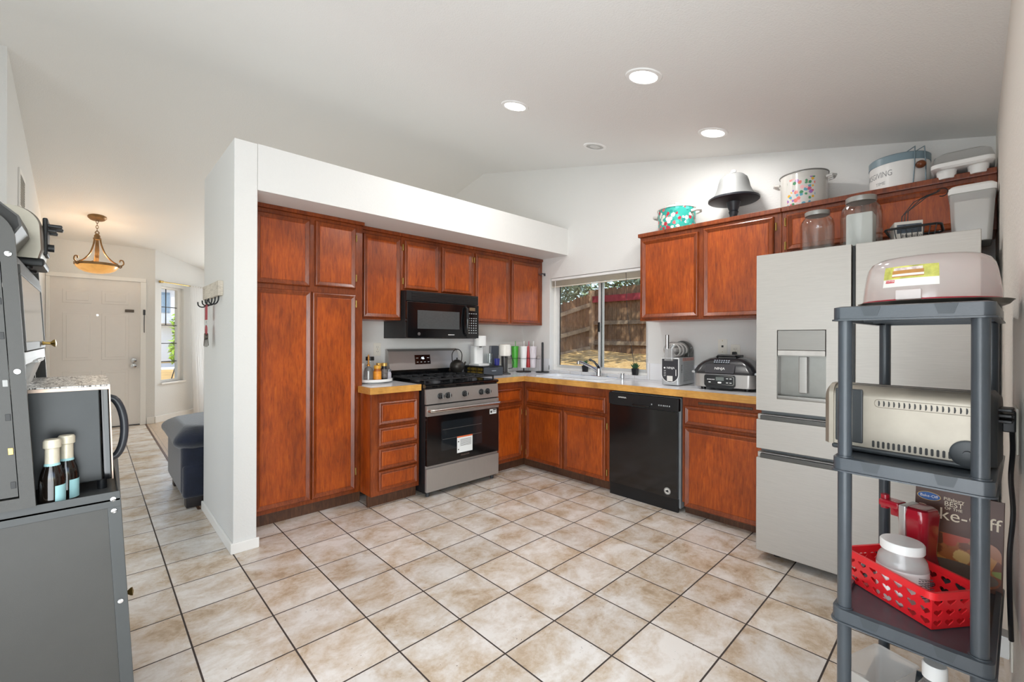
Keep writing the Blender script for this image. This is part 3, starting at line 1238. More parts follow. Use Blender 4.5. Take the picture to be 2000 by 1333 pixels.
# tall pantry cabinet
PY = 1.695
t = thing('pantry_cabinet', 'tall reddish-brown pantry cabinet with four doors against the white partition', 'cabinet', (-.39, PY, 0), world_coords=True)
carcass(t, -.788, .012, PY + .02, YA - .002, .085, 2.165)
frame_front(t, 'a', PY, -.788, .012, .085, 2.165, None)
for a0, a1, z0, z1 in ((-.742, -.388, 1.655, 2.135), (-.352, -.048, 1.665, 2.14), (-.742, -.379, .115, 1.622), (-.372, -.048, .115, 1.618)):
    door_front('door', t, 'a', PY, a0, a1, z0, z1)
for a, zs in ((-.750, (1.74, 2.07, 1.56, .25)), (-.040, (1.75, 2.06, 1.55, .25))):
    for z in zs:
        hinge(t, 'a', PY, a, z)
g = G()
g.box(-.788, .02, PY - .022, PY + .1, 2.165, 2.192, .004)
part('cap_trim', g, WOODF, t)
g = G()
g.box(-.788, .012, PY + .035, PY + .06, 0, .085)
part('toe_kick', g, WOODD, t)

# wall cabinets over the range side
UY = 1.785
def upper_a(label, a0, a1, z0, doors, hinges):
    t = thing('wall_cabinet', label, 'cabinet', ((a0 + a1) / 2, UY, z0), world_coords=True, group='reddish-brown wall cabinets')
    carcass(t, a0, a1, UY + .02, YA - .002, z0, 2.162)
    frame_front(t, 'a', UY, a0, a1, z0, 2.162, None)
    for d0, d1, dz0, dz1 in doors:
        door_front('door', t, 'a', UY, d0, d1, dz0, dz1)
    for a, z in hinges:
        hinge(t, 'a', UY, a, z)
    g = G()
    g.box(a0, a1, UY - .016, UY + .06, 2.162, 2.192, .004)
    part('cap_trim', g, WOODF, t)
    return t


upper_a('reddish-brown single-door wall cabinet between the pantry and the black microwave', .0135, .398, 1.44, [(.055, .385, 1.455, 2.135)], [])
upper_a('short reddish-brown two-door wall cabinet above the black microwave', .40, 1.186, 1.70, [(.425, .775, 1.715, 2.135), (.815, 1.165, 1.715, 2.13)], [(.416, 1.78), (.416, 2.07), (1.174, 2.06)])
upper_a('reddish-brown two-door wall cabinet right of the black microwave', 1.188, 2.198, 1.44, [(1.215, 1.66, 1.455, 2.13), (1.705, 2.15, 1.455, 2.125)], [(1.203, 2.06), (1.203, 1.53)])

# base cabinets, range side
BY = 1.492
t = thing('drawer_base_cabinet', 'reddish-brown base cabinet with four drawers left of the range', 'cabinet', (.2, BY, 0), world_coords=True, group='reddish-brown base cabinets')
g = G()
g.box(-.012, .0132, BY + .02, PY - .026, .09, .862)
g.box(.0132, .402, BY + .02, YA - .002, .09, .862)
part('body', g, WOOD, t)
frame_front(t, 'a', BY, -.012, .402, .09, .862, None)
for z0, z1 in ((.625, .80), (.465, .605), (.285, .445), (.125, .275)):
    door_front('drawer', t, 'a', BY, .045, .378, z0, z1, fw=.026)
g = G()
g.box(-.012, .402, BY + .05, BY + .075, 0, .09)
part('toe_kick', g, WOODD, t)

t = thing('corner_base_cabinet', 'reddish-brown base cabinet with one drawer and one door right of the range', 'cabinet', (1.41, BY, 0), world_coords=True, group='reddish-brown base cabinets')
carcass(t, 1.2, 1.616, BY + .02, YA - .002, .09, .862)
frame_front(t, 'a', BY, 1.2, 1.616, .09, .862, None)
door_front('drawer', t, 'a', BY, 1.23, 1.565, .665, .80, fw=.026)
door_front('door', t, 'a', BY, 1.23, 1.565, .125, .635)
hinge(t, 'a', BY, 1.573, .2)
hinge(t, 'a', BY, 1.573, .56)
g = G()
g.box(1.2, 1.676, BY + .06, BY + .085, 0, .09)
part('toe_kick', g, WOODD, t)

# base cabinets, window side
BX = 1.617
t = thing('sink_base_cabinet', 'reddish-brown sink base cabinet with two doors under the window', 'cabinet', (BX, 1.0, 0), world_coords=True, group='reddish-brown base cabinets')
g = G()
g.box(BX + .02, XB - .002, .482, .50, .09, .862)
g.box(BX + .02, XB - .002, 1.492, 1.51, .09, .862)
g.box(BX + .02, XB - .002, .50, 1.492, .09, .108)
g.box(XB - .02, XB - .002, .50, 1.492, .108, .852)
part('body', g, WOOD, t)
frame_front(t, 'b', BX, .482, 1.49, .09, .862, None)
door_front('false_drawer', t, 'b', BX, .515, 1.448, .655, .795, fw=.026)
door_front('door', t, 'b', BX, .988, 1.448, .09, .63)
door_front('door', t, 'b', BX, .515, .965, .09, .63)
for z in (.16, .55):
    hinge(t, 'b', BX, 1.456, z)
    hinge(t, 'b', BX, .507, z)
g = G()
g.box(BX + .06, BX + .085, .482, 1.55, 0, .09)
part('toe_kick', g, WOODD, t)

t = thing('end_base_cabinet', 'reddish-brown base cabinet between the dishwasher and the fridge', 'cabinet', (BX, -.4, 0), world_coords=True, group='reddish-brown base cabinets')
carcass(t, BX + .02, XB - .002, -.733, -.145, .09, .862)
frame_front(t, 'b', BX, -.733, -.145, .09, .862, None)
door_front('drawer', t, 'b', BX, -.73, -.165, .665, .80, fw=.026)
door_front('door', t, 'b', BX, -.73, -.165, .065, .645)
g = G()
g.box(BX - .006, BX + .004, -.62, -.26, .818, .836, .004)
part('cutting_board', g, WOODD, t, 'dark edge of a pull-out board in its slot')
g = G()
g.box(BX + .05, BX + .075, -.733, -.145, 0, .09)
part('toe_kick', g, WOODD, t)

# wall cabinets, window side
UX = 1.872
def upper_b(label, a0, a1, z0, doors, hinges, name='wall_cabinet'):
    t = thing(name, label, 'cabinet', (UX, (a0 + a1) / 2, z0), world_coords=True, group='reddish-brown wall cabinets')
    carcass(t, UX + .02, XB - .002, a0, a1, z0, 2.15)
    frame_front(t, 'b', UX, a0, a1, z0, 2.15, None)
    for d0, d1, dz0, dz1 in doors:
        door_front('door', t, 'b', UX, d0, d1, dz0, dz1)
    for a, z in hinges:
        hinge(t, 'b', UX, a, z)
    g = G()
    g.box(UX - .022, UX + .05, a0, a1 + (.012 if a1 > .3 else 0), 2.15, 2.182, .004)
    g.box(UX + .05, XB - .002, a0, a1, 2.15, 2.165)
    part('cap_trim', g, WOODF, t)
    return t


upper_b('reddish-brown two-door wall cabinet right of the window', -.716, .352, 1.44, [(-.150, .330, 1.462, 2.118), (-.672, -.190, 1.455, 2.13)], [(-.682, 2.06), (-.682, 1.53)])
upper_b('reddish-brown wall cabinet above the fridge', -1.702, -.718, 1.86, [(-1.15, -.748, 1.885, 2.125), (-1.62, -1.185, 1.885, 2.125)], [(-.738, 2.08), (-.738, 1.92)])

# countertops
def edge_a(g, x0, x1, y, z0=.864, z1=.914):
    g.box(x0, x1, y - .022, y, z0, z1, .003)


t = thing('countertop', 'small white tiled countertop with an oak edge left of the range', 'countertop', (.19, BY, .852), world_coords=True)
g = G()
g.box(-.012, .405, BY - .01, PY - .004, .8635, .912)
g.box(.0145, .405, PY - .004, YA - .002, .8635, .912)
part('tile_surface', g, WTILE, t)
g = G()
edge_a(g, -.034, .405, BY - .01)
g.box(-.034, -.0125, BY - .01, PY - .024, .864, .914, .003)
part('oak_edge', g, OAK, t)
t = thing('countertop', 'long white tiled countertop with an oak edge under the window', 'countertop', (1.6, .4, .852), world_coords=True)
SY0, SY1, SX0, SX1 = .66, 1.44, 1.72, 2.08
g = G()
g.box(1.196, 1.61, BY - .01, YA - .002, .8635, .912)
g.box(1.61, XB - .002, SY1, YA - .002, .8635, .912)
g.box(1.605, XB - .002, -.733, SY0, .8635, .912)
g.box(1.605, SX0, SY0, SY1, .8635, .912)
g.box(SX1, XB - .002, SY0, SY1, .8635, .912)
part('tile_surface', g, WTILE, t)
g = G()
edge_a(g, 1.196, 1.605, BY - .01)
g.box(1.583, 1.605, -.733, BY - .0325, .864, .914, .003)
part('oak_edge', g, OAK, t)
g = G()
g.box(XB - .013, XB - .001, -.733, WY0 - .002, .9125, 1.065, .002)
g.box(XB - .013, XB - .001, WY1, YA - .014, .9125, 1.065, .002)
g.box(XB - .013, XB - .001, WY0 - .002, WY1, .9125, .929, .002)
g.box(1.196, XB - .001, YA - .013, YA - .001, .9125, 1.0, .002)
part('backsplash', g, WTILE, t)

# sink with tap
ENAMEL = P('white_enamel', 'eef0f2', .1, coat=.5, vary=.01)
t = thing('kitchen_sink', 'white enamel sink set in the counter under the window', 'sink', (1.9, 1.05, .91), world_coords=True)
g = G()
def rr_(i, z, r):
    return [(x, y, z) for x, y in rrect(SX0 + .004 + i, SX1 - .004 - i, SY0 + .004 + i, SY1 - .004 - i, r)]
g.loft([rr_(.0, .905, .03), rr_(-.012, .913, .04), rr_(-.010, .919, .04), rr_(.01, .921, .04), rr_(.022, .915, .04), rr_(.03, .88, .05), rr_(.04, .76, .05), rr_(.08, .745, .05)], False, True)
part('basin', g, ENAMEL, t)
t = thing('kitchen_tap', 'chrome single-lever kitchen tap on the sink ledge', 'tap', (2.125, .95, .912))
g = G()
g.mx = Matrix.Diagonal((.55, 1.9, 1, 1))
g.cyl((0, 0, 0), .06, .010, n=32, bev=.004)
part('base_plate', g, CHROME, t)
g = G()
g.lathe([(.028, .008), (.026, .03), (.024, .075), (.020, .085), (0, .09)], n=24)
g.tube([(-.005, .01, .05), (-.06, .05, .095), (-.13, .10, .135), (-.165, .125, .148)], [.016, .015, .0135, .013], 14)
g.cyl((-.168, .127, .128), .016, .025, n=18)
part('spout', g, CHROME, t)
g = G()
g.tube([(0, 0, .085), (.01, .02, .10), (-.01, .055, .15), (-.03, .085, .165)], [.015, .013, .009, .008], 12)
g.sph((-.03, .085, .165), .014)
part('lever', g, P('dark_chrome', '55585a', .15, 1), t)
g = G()
g.cyl((2.09, .66, .912), .02, .045, n=24, bev=.003)
g.cyl((2.09, .66, .957), .018, .006, n=24)
solo('soap_dispenser_cap', g, CHROME, 'short chrome cap on the counter right of the tap', 'tap cap', (2.09, .66, .912))


def succulent(y, label):
    t = thing('potted_succulent', label, 'plant', (2.238, y, .942), group='succulents on the window sill')
    g = G()
    p = lambda z, s: [(x, y_, z) for x, y_ in rrect(-s, s, -s, s, .006, 2)]
    g.loft([p(0, .022), p(.065, .027), p(.065, .023), p(.055, .022)])
    part('pot', g, P('black_pot', '1c1c1f', .4), t)
    g = G()
    rr = random.Random(int(y * 100))
    for k in range(22):
        a = k * 2.399
        tilt = .15 + .9 * k / 22
        L = .05 + .018 * rr.random()
        dx, dy, dz = math.cos(a) * math.sin(tilt), math.sin(a) * math.sin(tilt), math.cos(tilt)
        g.tube([(0, 0, .055), (dx * L * .5, dy * L * .5, .055 + dz * L * .55), (dx * L, dy * L, .055 + dz * L + .006)], [.004, .0065, .0012], 6)
    part('leaf_rosette', g, P('succulent_green', '3f6b44', .5, vary=.2), t)


succulent(1.205, 'small spiky green succulent in a black pot left of the tap')
succulent(.615, 'small spiky green succulent in a black pot at the right end of the sill')

# ------------------------------------------------------------------ range
t = thing('gas_range', 'stainless and black gas range between the counters', 'range', (.80, 1.41, 0), world_coords=True)
rx0, rx1, ry = .414, 1.188, 1.425
g = G()
g.box(rx0, rx1, ry, 2.085, .03, .89, .004)
part('body', g, P('range_side_black', '1b1c1e', .4), t)
g = G()
g.prism([(ry - .012, .885), (2.0, .885), (2.0, .912), (ry - .005, .912), (ry - .022, .90)], 'x', rx0 - .004, rx1 + .004)
part('cooktop', g, GLOSSBLACK, t)
g = G()
g.prism([(ry - .022, .752), (ry + .01, .752), (ry + .01, .872), (ry - .012, .872)], 'x', rx0, rx1)
part('control_panel', g, STEELH, t)
for x in (.55, .625, .80, .985, 1.06):
    k = part('burner_knob', G().lathe([(.026, 0), (.026, -.006), (.021, -.009), (.019, -.034), (.016, -.037), (0, -.037)], (x, ry - .017, .812), 24, 'y'), BLACK, t)
    g = G()
    g.box(x - .0035, x + .0035, ry - .06, ry - .05, .795, .832, .001)
    part('pointer', g, P('grey_pointer', '8e8e8c', .4), k)
g = G()
g.box(rx0, rx1, ry - .03, ry, .655, .742, .004)
part('door_top_band', g, STEELH, t)
g = G()
g.box(rx0 + .002, rx1 - .002, ry - .03, ry, .255, .655, .004)
d_ = part('oven_door', g, GLOSSBLACK, t)
g = G()
g.box(rx0 + .14, rx1 - .20, ry - .0312, ry - .030, .36, .60)
part('window', g, P('oven_window', '1c2024', .05, coat=.4, vary=0), d_)
g = G()
for z in (.45, .53):
    g.box(rx0 + .15, rx1 - .21, ry - .0316, ry - .0311, z, z + .004)
part('rack_line', g, P('rack_grey', '6a6a68', .3, .6), d_)
mx = face_a(.955 - .16, ry - .0316, .385)
g = G(mx)
g.box(-.083, .083, -.07, .07, 0, .0006)
st = part('sticker', g, P('sticker_white', 'e7ecec', .5, vary=0), d_)
g = G(mx)
g.box(-.083, .083, .058, .07, .0006, .0009)
part('sticker_band', g, P('sticker_orange', 'd86a3e', .5, vary=0), st)
g = G(mx)
for k in range(7):
    g.box(-.05, .07, .04 - k * .009, .043 - k * .009, .0006, .0008)
g.cyl((-.068, .025, .0006), .006, .0003, n=12)
g.cyl((-.068, -.042, .0006), .006, .0003, n=12)
part('sticker_print', g, TEXTD, st)
g = G(face_a(1.115, ry - .0316, .625))
g.box(-.04, .04, -.022, .022, 0, .0006)
st = part('sticker', g, P('sticker_white', 'e7ecec', .5, vary=0), d_)
g = G(face_a(1.115, ry - .0323, .625))
g.box(-.032, -.012, -.012, .008, 0, .0003)
for k in range(3):
    g.box(-.004, .032, .010 - k * .008, .013 - k * .008, 0, .0003)
g.box(0, .036, .012, .02, 0, .0003)
part('sticker_print', g, TEXTD, st)
part('lettering', G().text('FRIGIDAIRE', .018, face_a(.80, ry - .0305, .292), .0004), P('bronze_print', '6b5b52', .4, vary=0), d_)
g = G()
g.tube([(rx0 + .02, ry - .03, .70), (rx0 + .022, ry - .062, .702), (rx0 + .05, ry - .072, .703), (.8, ry - .076, .703), (rx1 - .05, ry - .072, .703), (rx1 - .022, ry - .062, .702), (rx1 - .02, ry - .03, .70)], .0155, 14)
part('oven_handle', g, steel_mat('handle_steel', 'd0cdc8', .22, (60, 1, 1)), t)
g = G()
g.box(rx0, rx1, ry - .03, ry, .045, .235, .006)
g.box(rx0 + .002, rx1 - .002, ry - .012, ry, .235, .256)
part('bottom_drawer', g, STEELH, t)
for x in (rx0 + .04, rx1 - .04):
    g = G()
    g.cyl((x, ry + .02, 0), .016, .032, n=14)
    part('foot', g, DARKGREY, t)
# back guard
g = G()
g.prism([(2.0, .885), (2.085, .885), (2.085, 1.185), (2.06, 1.185), (2.035, 1.165), (2.0, 1.0)], 'x', rx0, rx1)
part('back_guard', g, STEELH, t)
g = G()
g.prism([(1.995, .912), (2.0, .912), (2.0, .995), (1.995, .995)], 'x', rx0, rx1)
part('guard_base', g, GLOSSBLACK, t)
bt = math.atan2(.035, .165)
up_ = (0, math.sin(bt), math.cos(bt))
pm = frame((.765, 2.0165, 1.085), (1, 0, 0), up_)
g = G(pm)
g.box(-.085, .085, -.045, .045, 0, .003, .002)
dsp = part('display', g, GLOSSBLACK, t)
g = G(pm @ Matrix.Translation((0, .012, .0032)))
g.text('46', .034, Matrix(), .0003)
part('digits', g, P('display_digits', 'e8f4ff', .4, vary=0, emit='dff0ff', estr=2.5), dsp)
g = G(pm @ Matrix.Translation((0, 0, .0032)))
for x, z, w_ in ((-.06, .0145, .012), (.06, .0145, .012), (-.06, -.025, .009), (-.02, -.025, .009), (.02, -.025, .009), (.06, -.025, .009)):
    g = G(pm @ Matrix.Translation((0, 0, .0032)))
    g.box(x - w_, x + w_, z - .002, z + .002, 0, .0003)
    part('display_mark', g, TEXTW, dsp)
IRON = P('cast_iron', '2a2b2d', .5, .2, vary=.1, bmp=.1)
for bx in (.60, 1.0):
    for by_ in (1.57, 1.86):
        g = G()
        g.lathe([(.055, .912), (.052, .922), (.034, .922), (.033, .932), (.0, .933)], (bx, by_, 0), 24)
        part('burner', g, P('burner_cap', '4c4d50', .4, .4), t)
for gx0, gx1 in ((.43, .69), (.695, .905), (.91, 1.172)):
    g = G()
    y0, y1, z = 1.45, 1.985, .945
    for x in (gx0, gx1):
        g.box(x - .006 if x > .8 else x, x if x > .8 else x + .006, y0, y1, z - .008, z + .006, .002)
    cx = (gx0 + gx1) / 2
    for y in (y0, (y0 + y1) / 2, y1 - .01):
        g.box(gx0, gx1, y, y + .01, z - .008, z + .006, .002)
    g.box(cx - .005, cx + .005, y0, y1, z - .006, z + .008, .002)
    for y in (1.57, 1.86):
        g.box(gx0 + .02, gx1 - .02, y - .005, y + .005, z - .004, z + .010, .002)
        for s in (-1, 1):
            g.box(cx - .05, cx + .05, -.005, .005, z - .004, z + .010, .002, 2, Matrix.Translation((0, y, 0)) @ Matrix.Translation((cx, 0, 0)) @ Matrix.Rotation(R(45 * s), 4, 'Z') @ Matrix.Translation((-cx, 0, 0)))
    for x in (gx0 + .004, gx1 - .004):
        for y in (y0 + .006, y1 - .008):
            g.box(x - .006, x + .006, y - .006, y + .006, .912, z, .002)
    part('grate', g, IRON, t)

# teapot on the back burner
t = thing('teapot', 'dark cast-iron teapot with a looped handle on the rear right burner', 'teapot', (1.07, 1.88, .9555))
POT = P('teapot_iron', '3d3a36', .38, .55, vary=.2, bmp=.2, bscale=120)
g = G()
g.lathe([(.045, 0), (.05, .004), (.066, .03), (.072, .055), (.068, .08), (.056, .10), (.038, .112), (.034, .114)], n=32)
g.tube([(.06, 0, .055), (.085, 0, .068), (.105, 0, .098)], [.016, .011, .008], 10)
part('body', g, POT, t)
g = G()
g.lathe([(.036, .113), (.032, .118), (.015, .124), (.006, .126), (.0055, .132), (.009, .136), (.006, .142), (0, .143)], n=24)
part('lid', g, POT, t)
g = G()
hp = [(-.05, 0, .098), (-.058, 0, .125)] + arc((0, 0, .165), .060, 185, -5, 14) + [(.058, 0, .125), (.05, 0, .098)]
g.tube(hp, .0045, 8)
part('handle', g, POT, t)

# over-the-range microwave
t = thing('microwave_oven', 'black over-the-range microwave below the short wall cabinet', 'microwave', (.77, 1.7, 1.29), world_coords=True)
mx0, mx1, my, mz0, mz1 = .402, 1.184, 1.70, 1.285, 1.695
g = G()
g.box(mx0, mx1, my + .02, YA - .003, mz0, mz1, .003)
part('body', g, P('microwave_black', '242628', .42), t)
g = G()
g.box(mx0, mx1, my - .005, my + .02, mz1 - .088, mz1, .004)
for k in range(5):
    g.box(mx0 + .05, mx1 - .015, my - .009, my - .004, mz1 - .075 + k * .013, mz1 - .069 + k * .013)
part('vent_grille', g, BLACK, t)
g = G()
g.box(mx0, mx1 - .15, my - .018, my + .02, mz0 + .004, mz1 - .092, .006)
d_ = part('door', g, GLOSSBLACK, t)
g = G()
g.box(mx0 + .10, mx1 - .235, my - .0192, my - .0182, mz0 + .085, mz1 - .165)
part('window', g, P('mw_window', '4a4d4e', .15, vary=.1, vscale=60), d_)
g = G(face_a(mx0 + .115, my - .0186, mz0 + .04))
g.lathe([(.014, 0), (.014, .0006), (0, .0006)], n=20)
part('emblem', g, P('emblem_grey', '8f9294', .3, .8, vary=0), d_)
g = G()
g.box(mx0 + .42, mx0 + .49, my - .0188, my - .0183, mz0 + .032, mz0 + .037)
part('model_line', g, TEXTW, d_)
g = G()
g.box(mx1 - .148, mx1, my - .014, my + .02, mz0 + .004, mz1 - .092, .004)
cp = part('control_panel', g, GLOSSBLACK, t)
g = G()
g.box(mx1 - .115, mx1 - .045, my - .0152, my - .0142, mz1 - .145, mz1 - .115)
part('display', g, P('amber_display', '6b5a44', .3, vary=.2), cp)
g = G()
for r_ in range(9):
    for c_ in range(4):
        x = mx1 - .125 + c_ * .028
        z = mz1 - .175 - r_ * .023
        if r_ in (0, 2, 8) or 3 <= r_ <= 7:
            g = G()
            g.box(x, x + (.016 if r_ in (0, 2, 8) else .012), my - .0150, my - .0142, z, z + (.006 if r_ in (0, 2, 8) else .009))
            part('button', g, P('button_grey', 'aeb2b4', .4, vary=0), cp)
g = G()
g.tube([(mx1 - .165, my - .015, mz1 - .11), (mx1 - .166, my - .045, mz1 - .13), (mx1 - .168, my - .058, (mz0 + mz1) / 2 - .04), (mx1 - .166, my - .045, mz0 + .05), (mx1 - .165, my - .015, mz0 + .03)], [.011, .013, .015, .013, .011], 12)
part('handle', g, GLOSSBLACK, t)

# dishwasher
t = thing('dishwasher', 'glossy black dishwasher under the counter beside the sink', 'dishwasher', (1.6, .17, 0), world_coords=True)
dx, dy0, dy1 = 1.598, -.128, .474
g = G()
g.box(dx + .03, XB - .01, dy0, dy1, .03, .848)
part('body', g, P('dw_side', '8f9294', .5), t)
g = G()
g.box(dx, dx + .028, dy0 + .012, dy1, .10, .745, .004)
d_ = part('door', g, GLOSSBLACK, t)
g = G()
g.box(dx - .012, dx + .028, dy0, dy1, .75, .846, .006)
cp = part('control_panel', g, BLACK, t)
part('lettering', G().text('AMANA', .017, face_b(dx - .0122, .345, .812), .0004, sx=1.25), TEXTW, cp)
g = G(face_b(dx - .0122, .0, .785))
for x in (-.09, -.03, -.012, .006, .02, .036, .054):
    g = G(face_b(dx - .0122, .0, .785))
    g.box(x, x + .009, -.006, .004, 0, .0004)
    part('button', g, P('button_grey', 'aeb2b4', .4, vary=0), cp)
g = G()
g.box(dx - .018, dx - .008, .10, .25, .757, .772, .004)
part('pull_recess', g, GLOSSBLACK, cp)
g = G()
g.box(dx + .012, dx + .029, dy0 + .012, dy1, 0, .098)
part('toe_panel', g, BLACK, t)
g = G(face_b(dx - .0004, -.038, .146))
g.lathe([(.026, 0), (.026, .0006), (0, .0006)], n=32)
st = part('round_sticker', g, P('sticker_pale', 'd8d6d0', .5, vary=0), d_)
g = G(face_b(dx - .0014, -.038, .146))
g.lathe([(.024, 0), (.024, .0004), (.021, .0004), (.021, 0)], n=32, caps=False)
g.prism([(-.012, -.006), (.008, -.010), (.014, -.002), (.006, .002), (.012, .008), (-.002, .010), (-.006, .003), (-.014, .004)], 'z', 0, .0004)
part('sticker_print', g, TEXTD, st)

# ------------------------------------------------------------------ fridge
t = thing('refrigerator', 'four-door stainless steel refrigerator with a water dispenser', 'refrigerator', (1.35, -1.19, 0), world_coords=True)
fx, fy0, fy1 = 1.302, -1.642, -.738
g = G()
g.box(fx + .075, 2.14, fy0 + .004, fy1 - .004, .04, 1.755, .006)
part('body', g, P('fridge_side', '6d6f70', .4, .4), t)
fm = -1.183
# left door with a recess for the dispenser
DS0, DS1, DZ0_, DZ1_ = -1.078, -.845, .945, 1.338
g = G()
g.box(fx, fx + .072, DS1, fy1, .872, 1.776)
g.box(fx, fx + .072, fm, DS0, .872, 1.776)
g.box(fx, fx + .072, DS0, DS1, DZ1_, 1.776)
g.box(fx, fx + .072, DS0, DS1, .872, DZ0_)
dl = part('door', g, FRIDGE, t)
g = G()
g.box(fx - .001, fx + .004, DS0 + .004, DS1 - .004, 1.225, DZ1_ - .003, .002)
part('dispenser_panel', g, steel_mat('mirror_steel', '96938e', .38, metal=.4), dl)
g = G()
g.box(fx - .0015, fx + .006, DS0 + .004, DS1 - .004, 1.195, 1.223, .002)
part('dispenser_buttons', g, P('pale_strip', 'c9c6c1', .45, .2), dl)
g = G()
g.box(fx + .062, fx + .066, DS0, DS1, DZ0_, 1.195)
g.box(fx + .004, fx + .062, DS0, DS0 + .004, DZ0_, 1.195)
g.box(fx + .004, fx + .062, DS1 - .004, DS1, DZ0_, 1.195)
g.box(fx + .004, fx + .064, DS0, DS1, 1.19, 1.196)
part('dispenser_recess', g, P('recess_grey', '8a8883', .3, .6), dl)
g = G()
g.box(fx + .03, fx + .06, -.985, -.945, .985, 1.19, .004)
part('dispenser_paddle', g, steel_mat('paddle', 'a9a6a1', .35, metal=.5), dl)
g = G()
g.box(fx - .0, fx + .062, DS0 + .001, DS1 - .001, DZ0_, DZ0_ + .022, .003)
part('drip_tray', g, steel_mat('tray', '8d8984', .3), dl)
g = G()
g.box(fx, fx + .072, fy0, fm - .018, .872, 1.776, .004)
part('door', g, FRIDGE, t)
g = G()
g.box(fx + .02, fx + .072, fm - .014, fm - .004, .88, 1.77)
part('door_gasket', g, BLACK, t)
for z0, z1 in ((.648, .845), (.05, .622)):
    g = G()
    g.box(fx, fx + .072, fy0, fy1, z0, z1 - .028, .004)
    g.box(fx + .03, fx + .072, fy0, fy1, z1 - .028, z1, .002)
    dr = part('drawer', g, FRIDGE, t)
    g = G()
    g.box(fx + .004, fx + .03, fy0 + .02, fy1 - .02, z1 - .028, z1 - .004, .002)
    part('recessed_handle', g, P('recess_dark', '5b5a58', .35, .6), dr)
for y in (fy0 + .08, fy1 - .08):
    g = G()
    g.box(fx + .10, fx + .16, y - .03, y + .03, 1.755, 1.775, .004)
    part('hinge_cover', g, DARKGREY, t)
    g = G()
    g.cyl((fx + .12, y, 0), .02, .042, n=14)
    part('foot', g, BLACK, t)

# ------------------------------------------------------------------ things on the range-side counter
CT = .9125
t = thing('lazy_susan', 'round white turntable holding spice jars on the small counter', 'turntable', (.195, 1.885, CT))
g = G()
g.lathe([(.10, 0), (.10, .008), (.155, .010), (.160, .014), (.160, .032), (.155, .034), (.152, .022), (0, .022)], n=48)
part('tray', g, WHITEP, t)
SPZ = CT + .0225


def jar(name, label, cat, x, y, r, h, body, lid, lid_h=.022, neck=.8, z=SPZ, lab=None, lab_z=(.15, .75), group='bottles and jars on the white turntable', lid_r=None):
    t = thing(name, label, cat, (x, y, z), group=group)
    g = G()
    g.lathe([(r * .9, 0), (r, .006), (r, h * .74), (r * neck, h * .86), (r * neck, h)], n=24)
    part('body', g, body, t)
    g = G()
    lr = lid_r or r * neck + .003
    g.lathe([(lr, h - .004), (lr, h + lid_h - .002), (lr - .002, h + lid_h), (0, h + lid_h)], n=24)
    part('lid', g, lid, t)
    if lab:
        g = G()
        g.lathe([(r + .0006, h * lab_z[0]), (r + .0006, h * lab_z[1])], n=28, caps=False)
        part('wrap_label', g, lab, t)
    return t


t = thing('syrup_bottle', 'clear bottle with a slender gold pump on the white turntable', 'bottle', (.115, 1.80, SPZ), group='bottles and jars on the white turntable')
g = G()
g.lathe([(.036, 0), (.039, .004), (.038, .08), (.030, .105), (.012, .118), (.012, .125)], n=24)
part('body', g, thin_glass('syrup_glass', (.75, .76, .76, 1), .05, cloud=.25, cloud_col='a8a9aa'), t)
g = G()
g.lathe([(.014, .122), (.014, .135), (.006, .14), (.006, .175), (.009, .178), (.007, .20), (.004, .215), (0, .217)], n=16)
part('pump', g, P('gold_amber', 'b07a35', .35, .4), t)
jar('spice_jar', 'orange seasoning jar with a yellow lid on the white turntable', 'jar', .175, 1.765, .032, .105, P('orange_spice', 'b5651d', .5, vary=.2), P('yellow_lid', 'd9a13a', .4), lab=P('orange_label', 'e2922f', .5, vary=.12, vscale=40))
jar('spice_jar', 'brown sauce bottle behind the orange seasoning jar', 'jar', .22, 1.83, .024, .12, P('brown_sauce', '5a3018', .3), P('gold_lid', 'c9a45c', .35, .5))
jar('spice_jar', 'dark labelled jar with a gold lid at the right of the white turntable', 'jar', .265, 1.82, .027, .12, P('dark_jar', '2e2b2c', .3), P('gold_lid', 'c9a45c', .35, .5), lab=P('pale_dark_label', '6c6664', .5, vary=.5, vscale=50))
jar('spice_jar', 'tall clear canister with a black lid at the back of the white turntable', 'jar', .19, 1.93, .04, .165, JAR, BLACK, .028)
jar('spice_jar', 'small pale jar with a grey lid at the right edge of the white turntable', 'jar', .315, 1.835, .022, .07, P('pale_jar', 'b7b4bd', .3), P('grey_lid', '77787c', .35, .4), .016)
jar('spice_jar', 'white jar half hidden by the pantry on the white turntable', 'jar', .085, 1.89, .035, .12, WHITEP, WHITEP)


def outlet(name, label, y, z, side, kind='duplex', x=None):
    mx = face_a(x, YA, z) if side == 'a' else face_b(XB, y, z)
    t = thing(name, label, 'outlet', tuple(mx.translation), world_coords=True)
    g = G(mx)
    g.box(-.036, .036, -.058, .058, 0, .006, .003)
    part('plate', g, IVORY, t)
    if kind == 'duplex':
        for dz in (-.02, .02):
            g = G(mx)
            g.loft([[(px, py + dz, .006) for px, py in rrect(-.017, .017, -.014, .014, .009)], [(px, py + dz, .008) for px, py in rrect(-.016, .016, -.013, .013, .009)]])
            s_ = part('socket', g, IVORY, t)
            g = G(mx)
            for dx in (-.007, .007):
                g.box(dx - .0012, dx + .0012, dz - .003, dz + .006, .008, .0085)
            g.cyl((0, dz - .008, .008), .002, .0005, n=8)
            part('slot', g, TEXTD, s_)
    else:
        g = G(mx)
        g.box(-.008, .008, -.008, .008, .006, .009, .002)
        part('jack', g, TEXTD, t)
    g = G(mx)
    for dz in ((-.045, .045) if kind != 'duplex' else (0,)):
        g.cyl((0, dz, .006), .003, .001, n=10)
    part('screw', g, BRASS, t)
    return t, mx


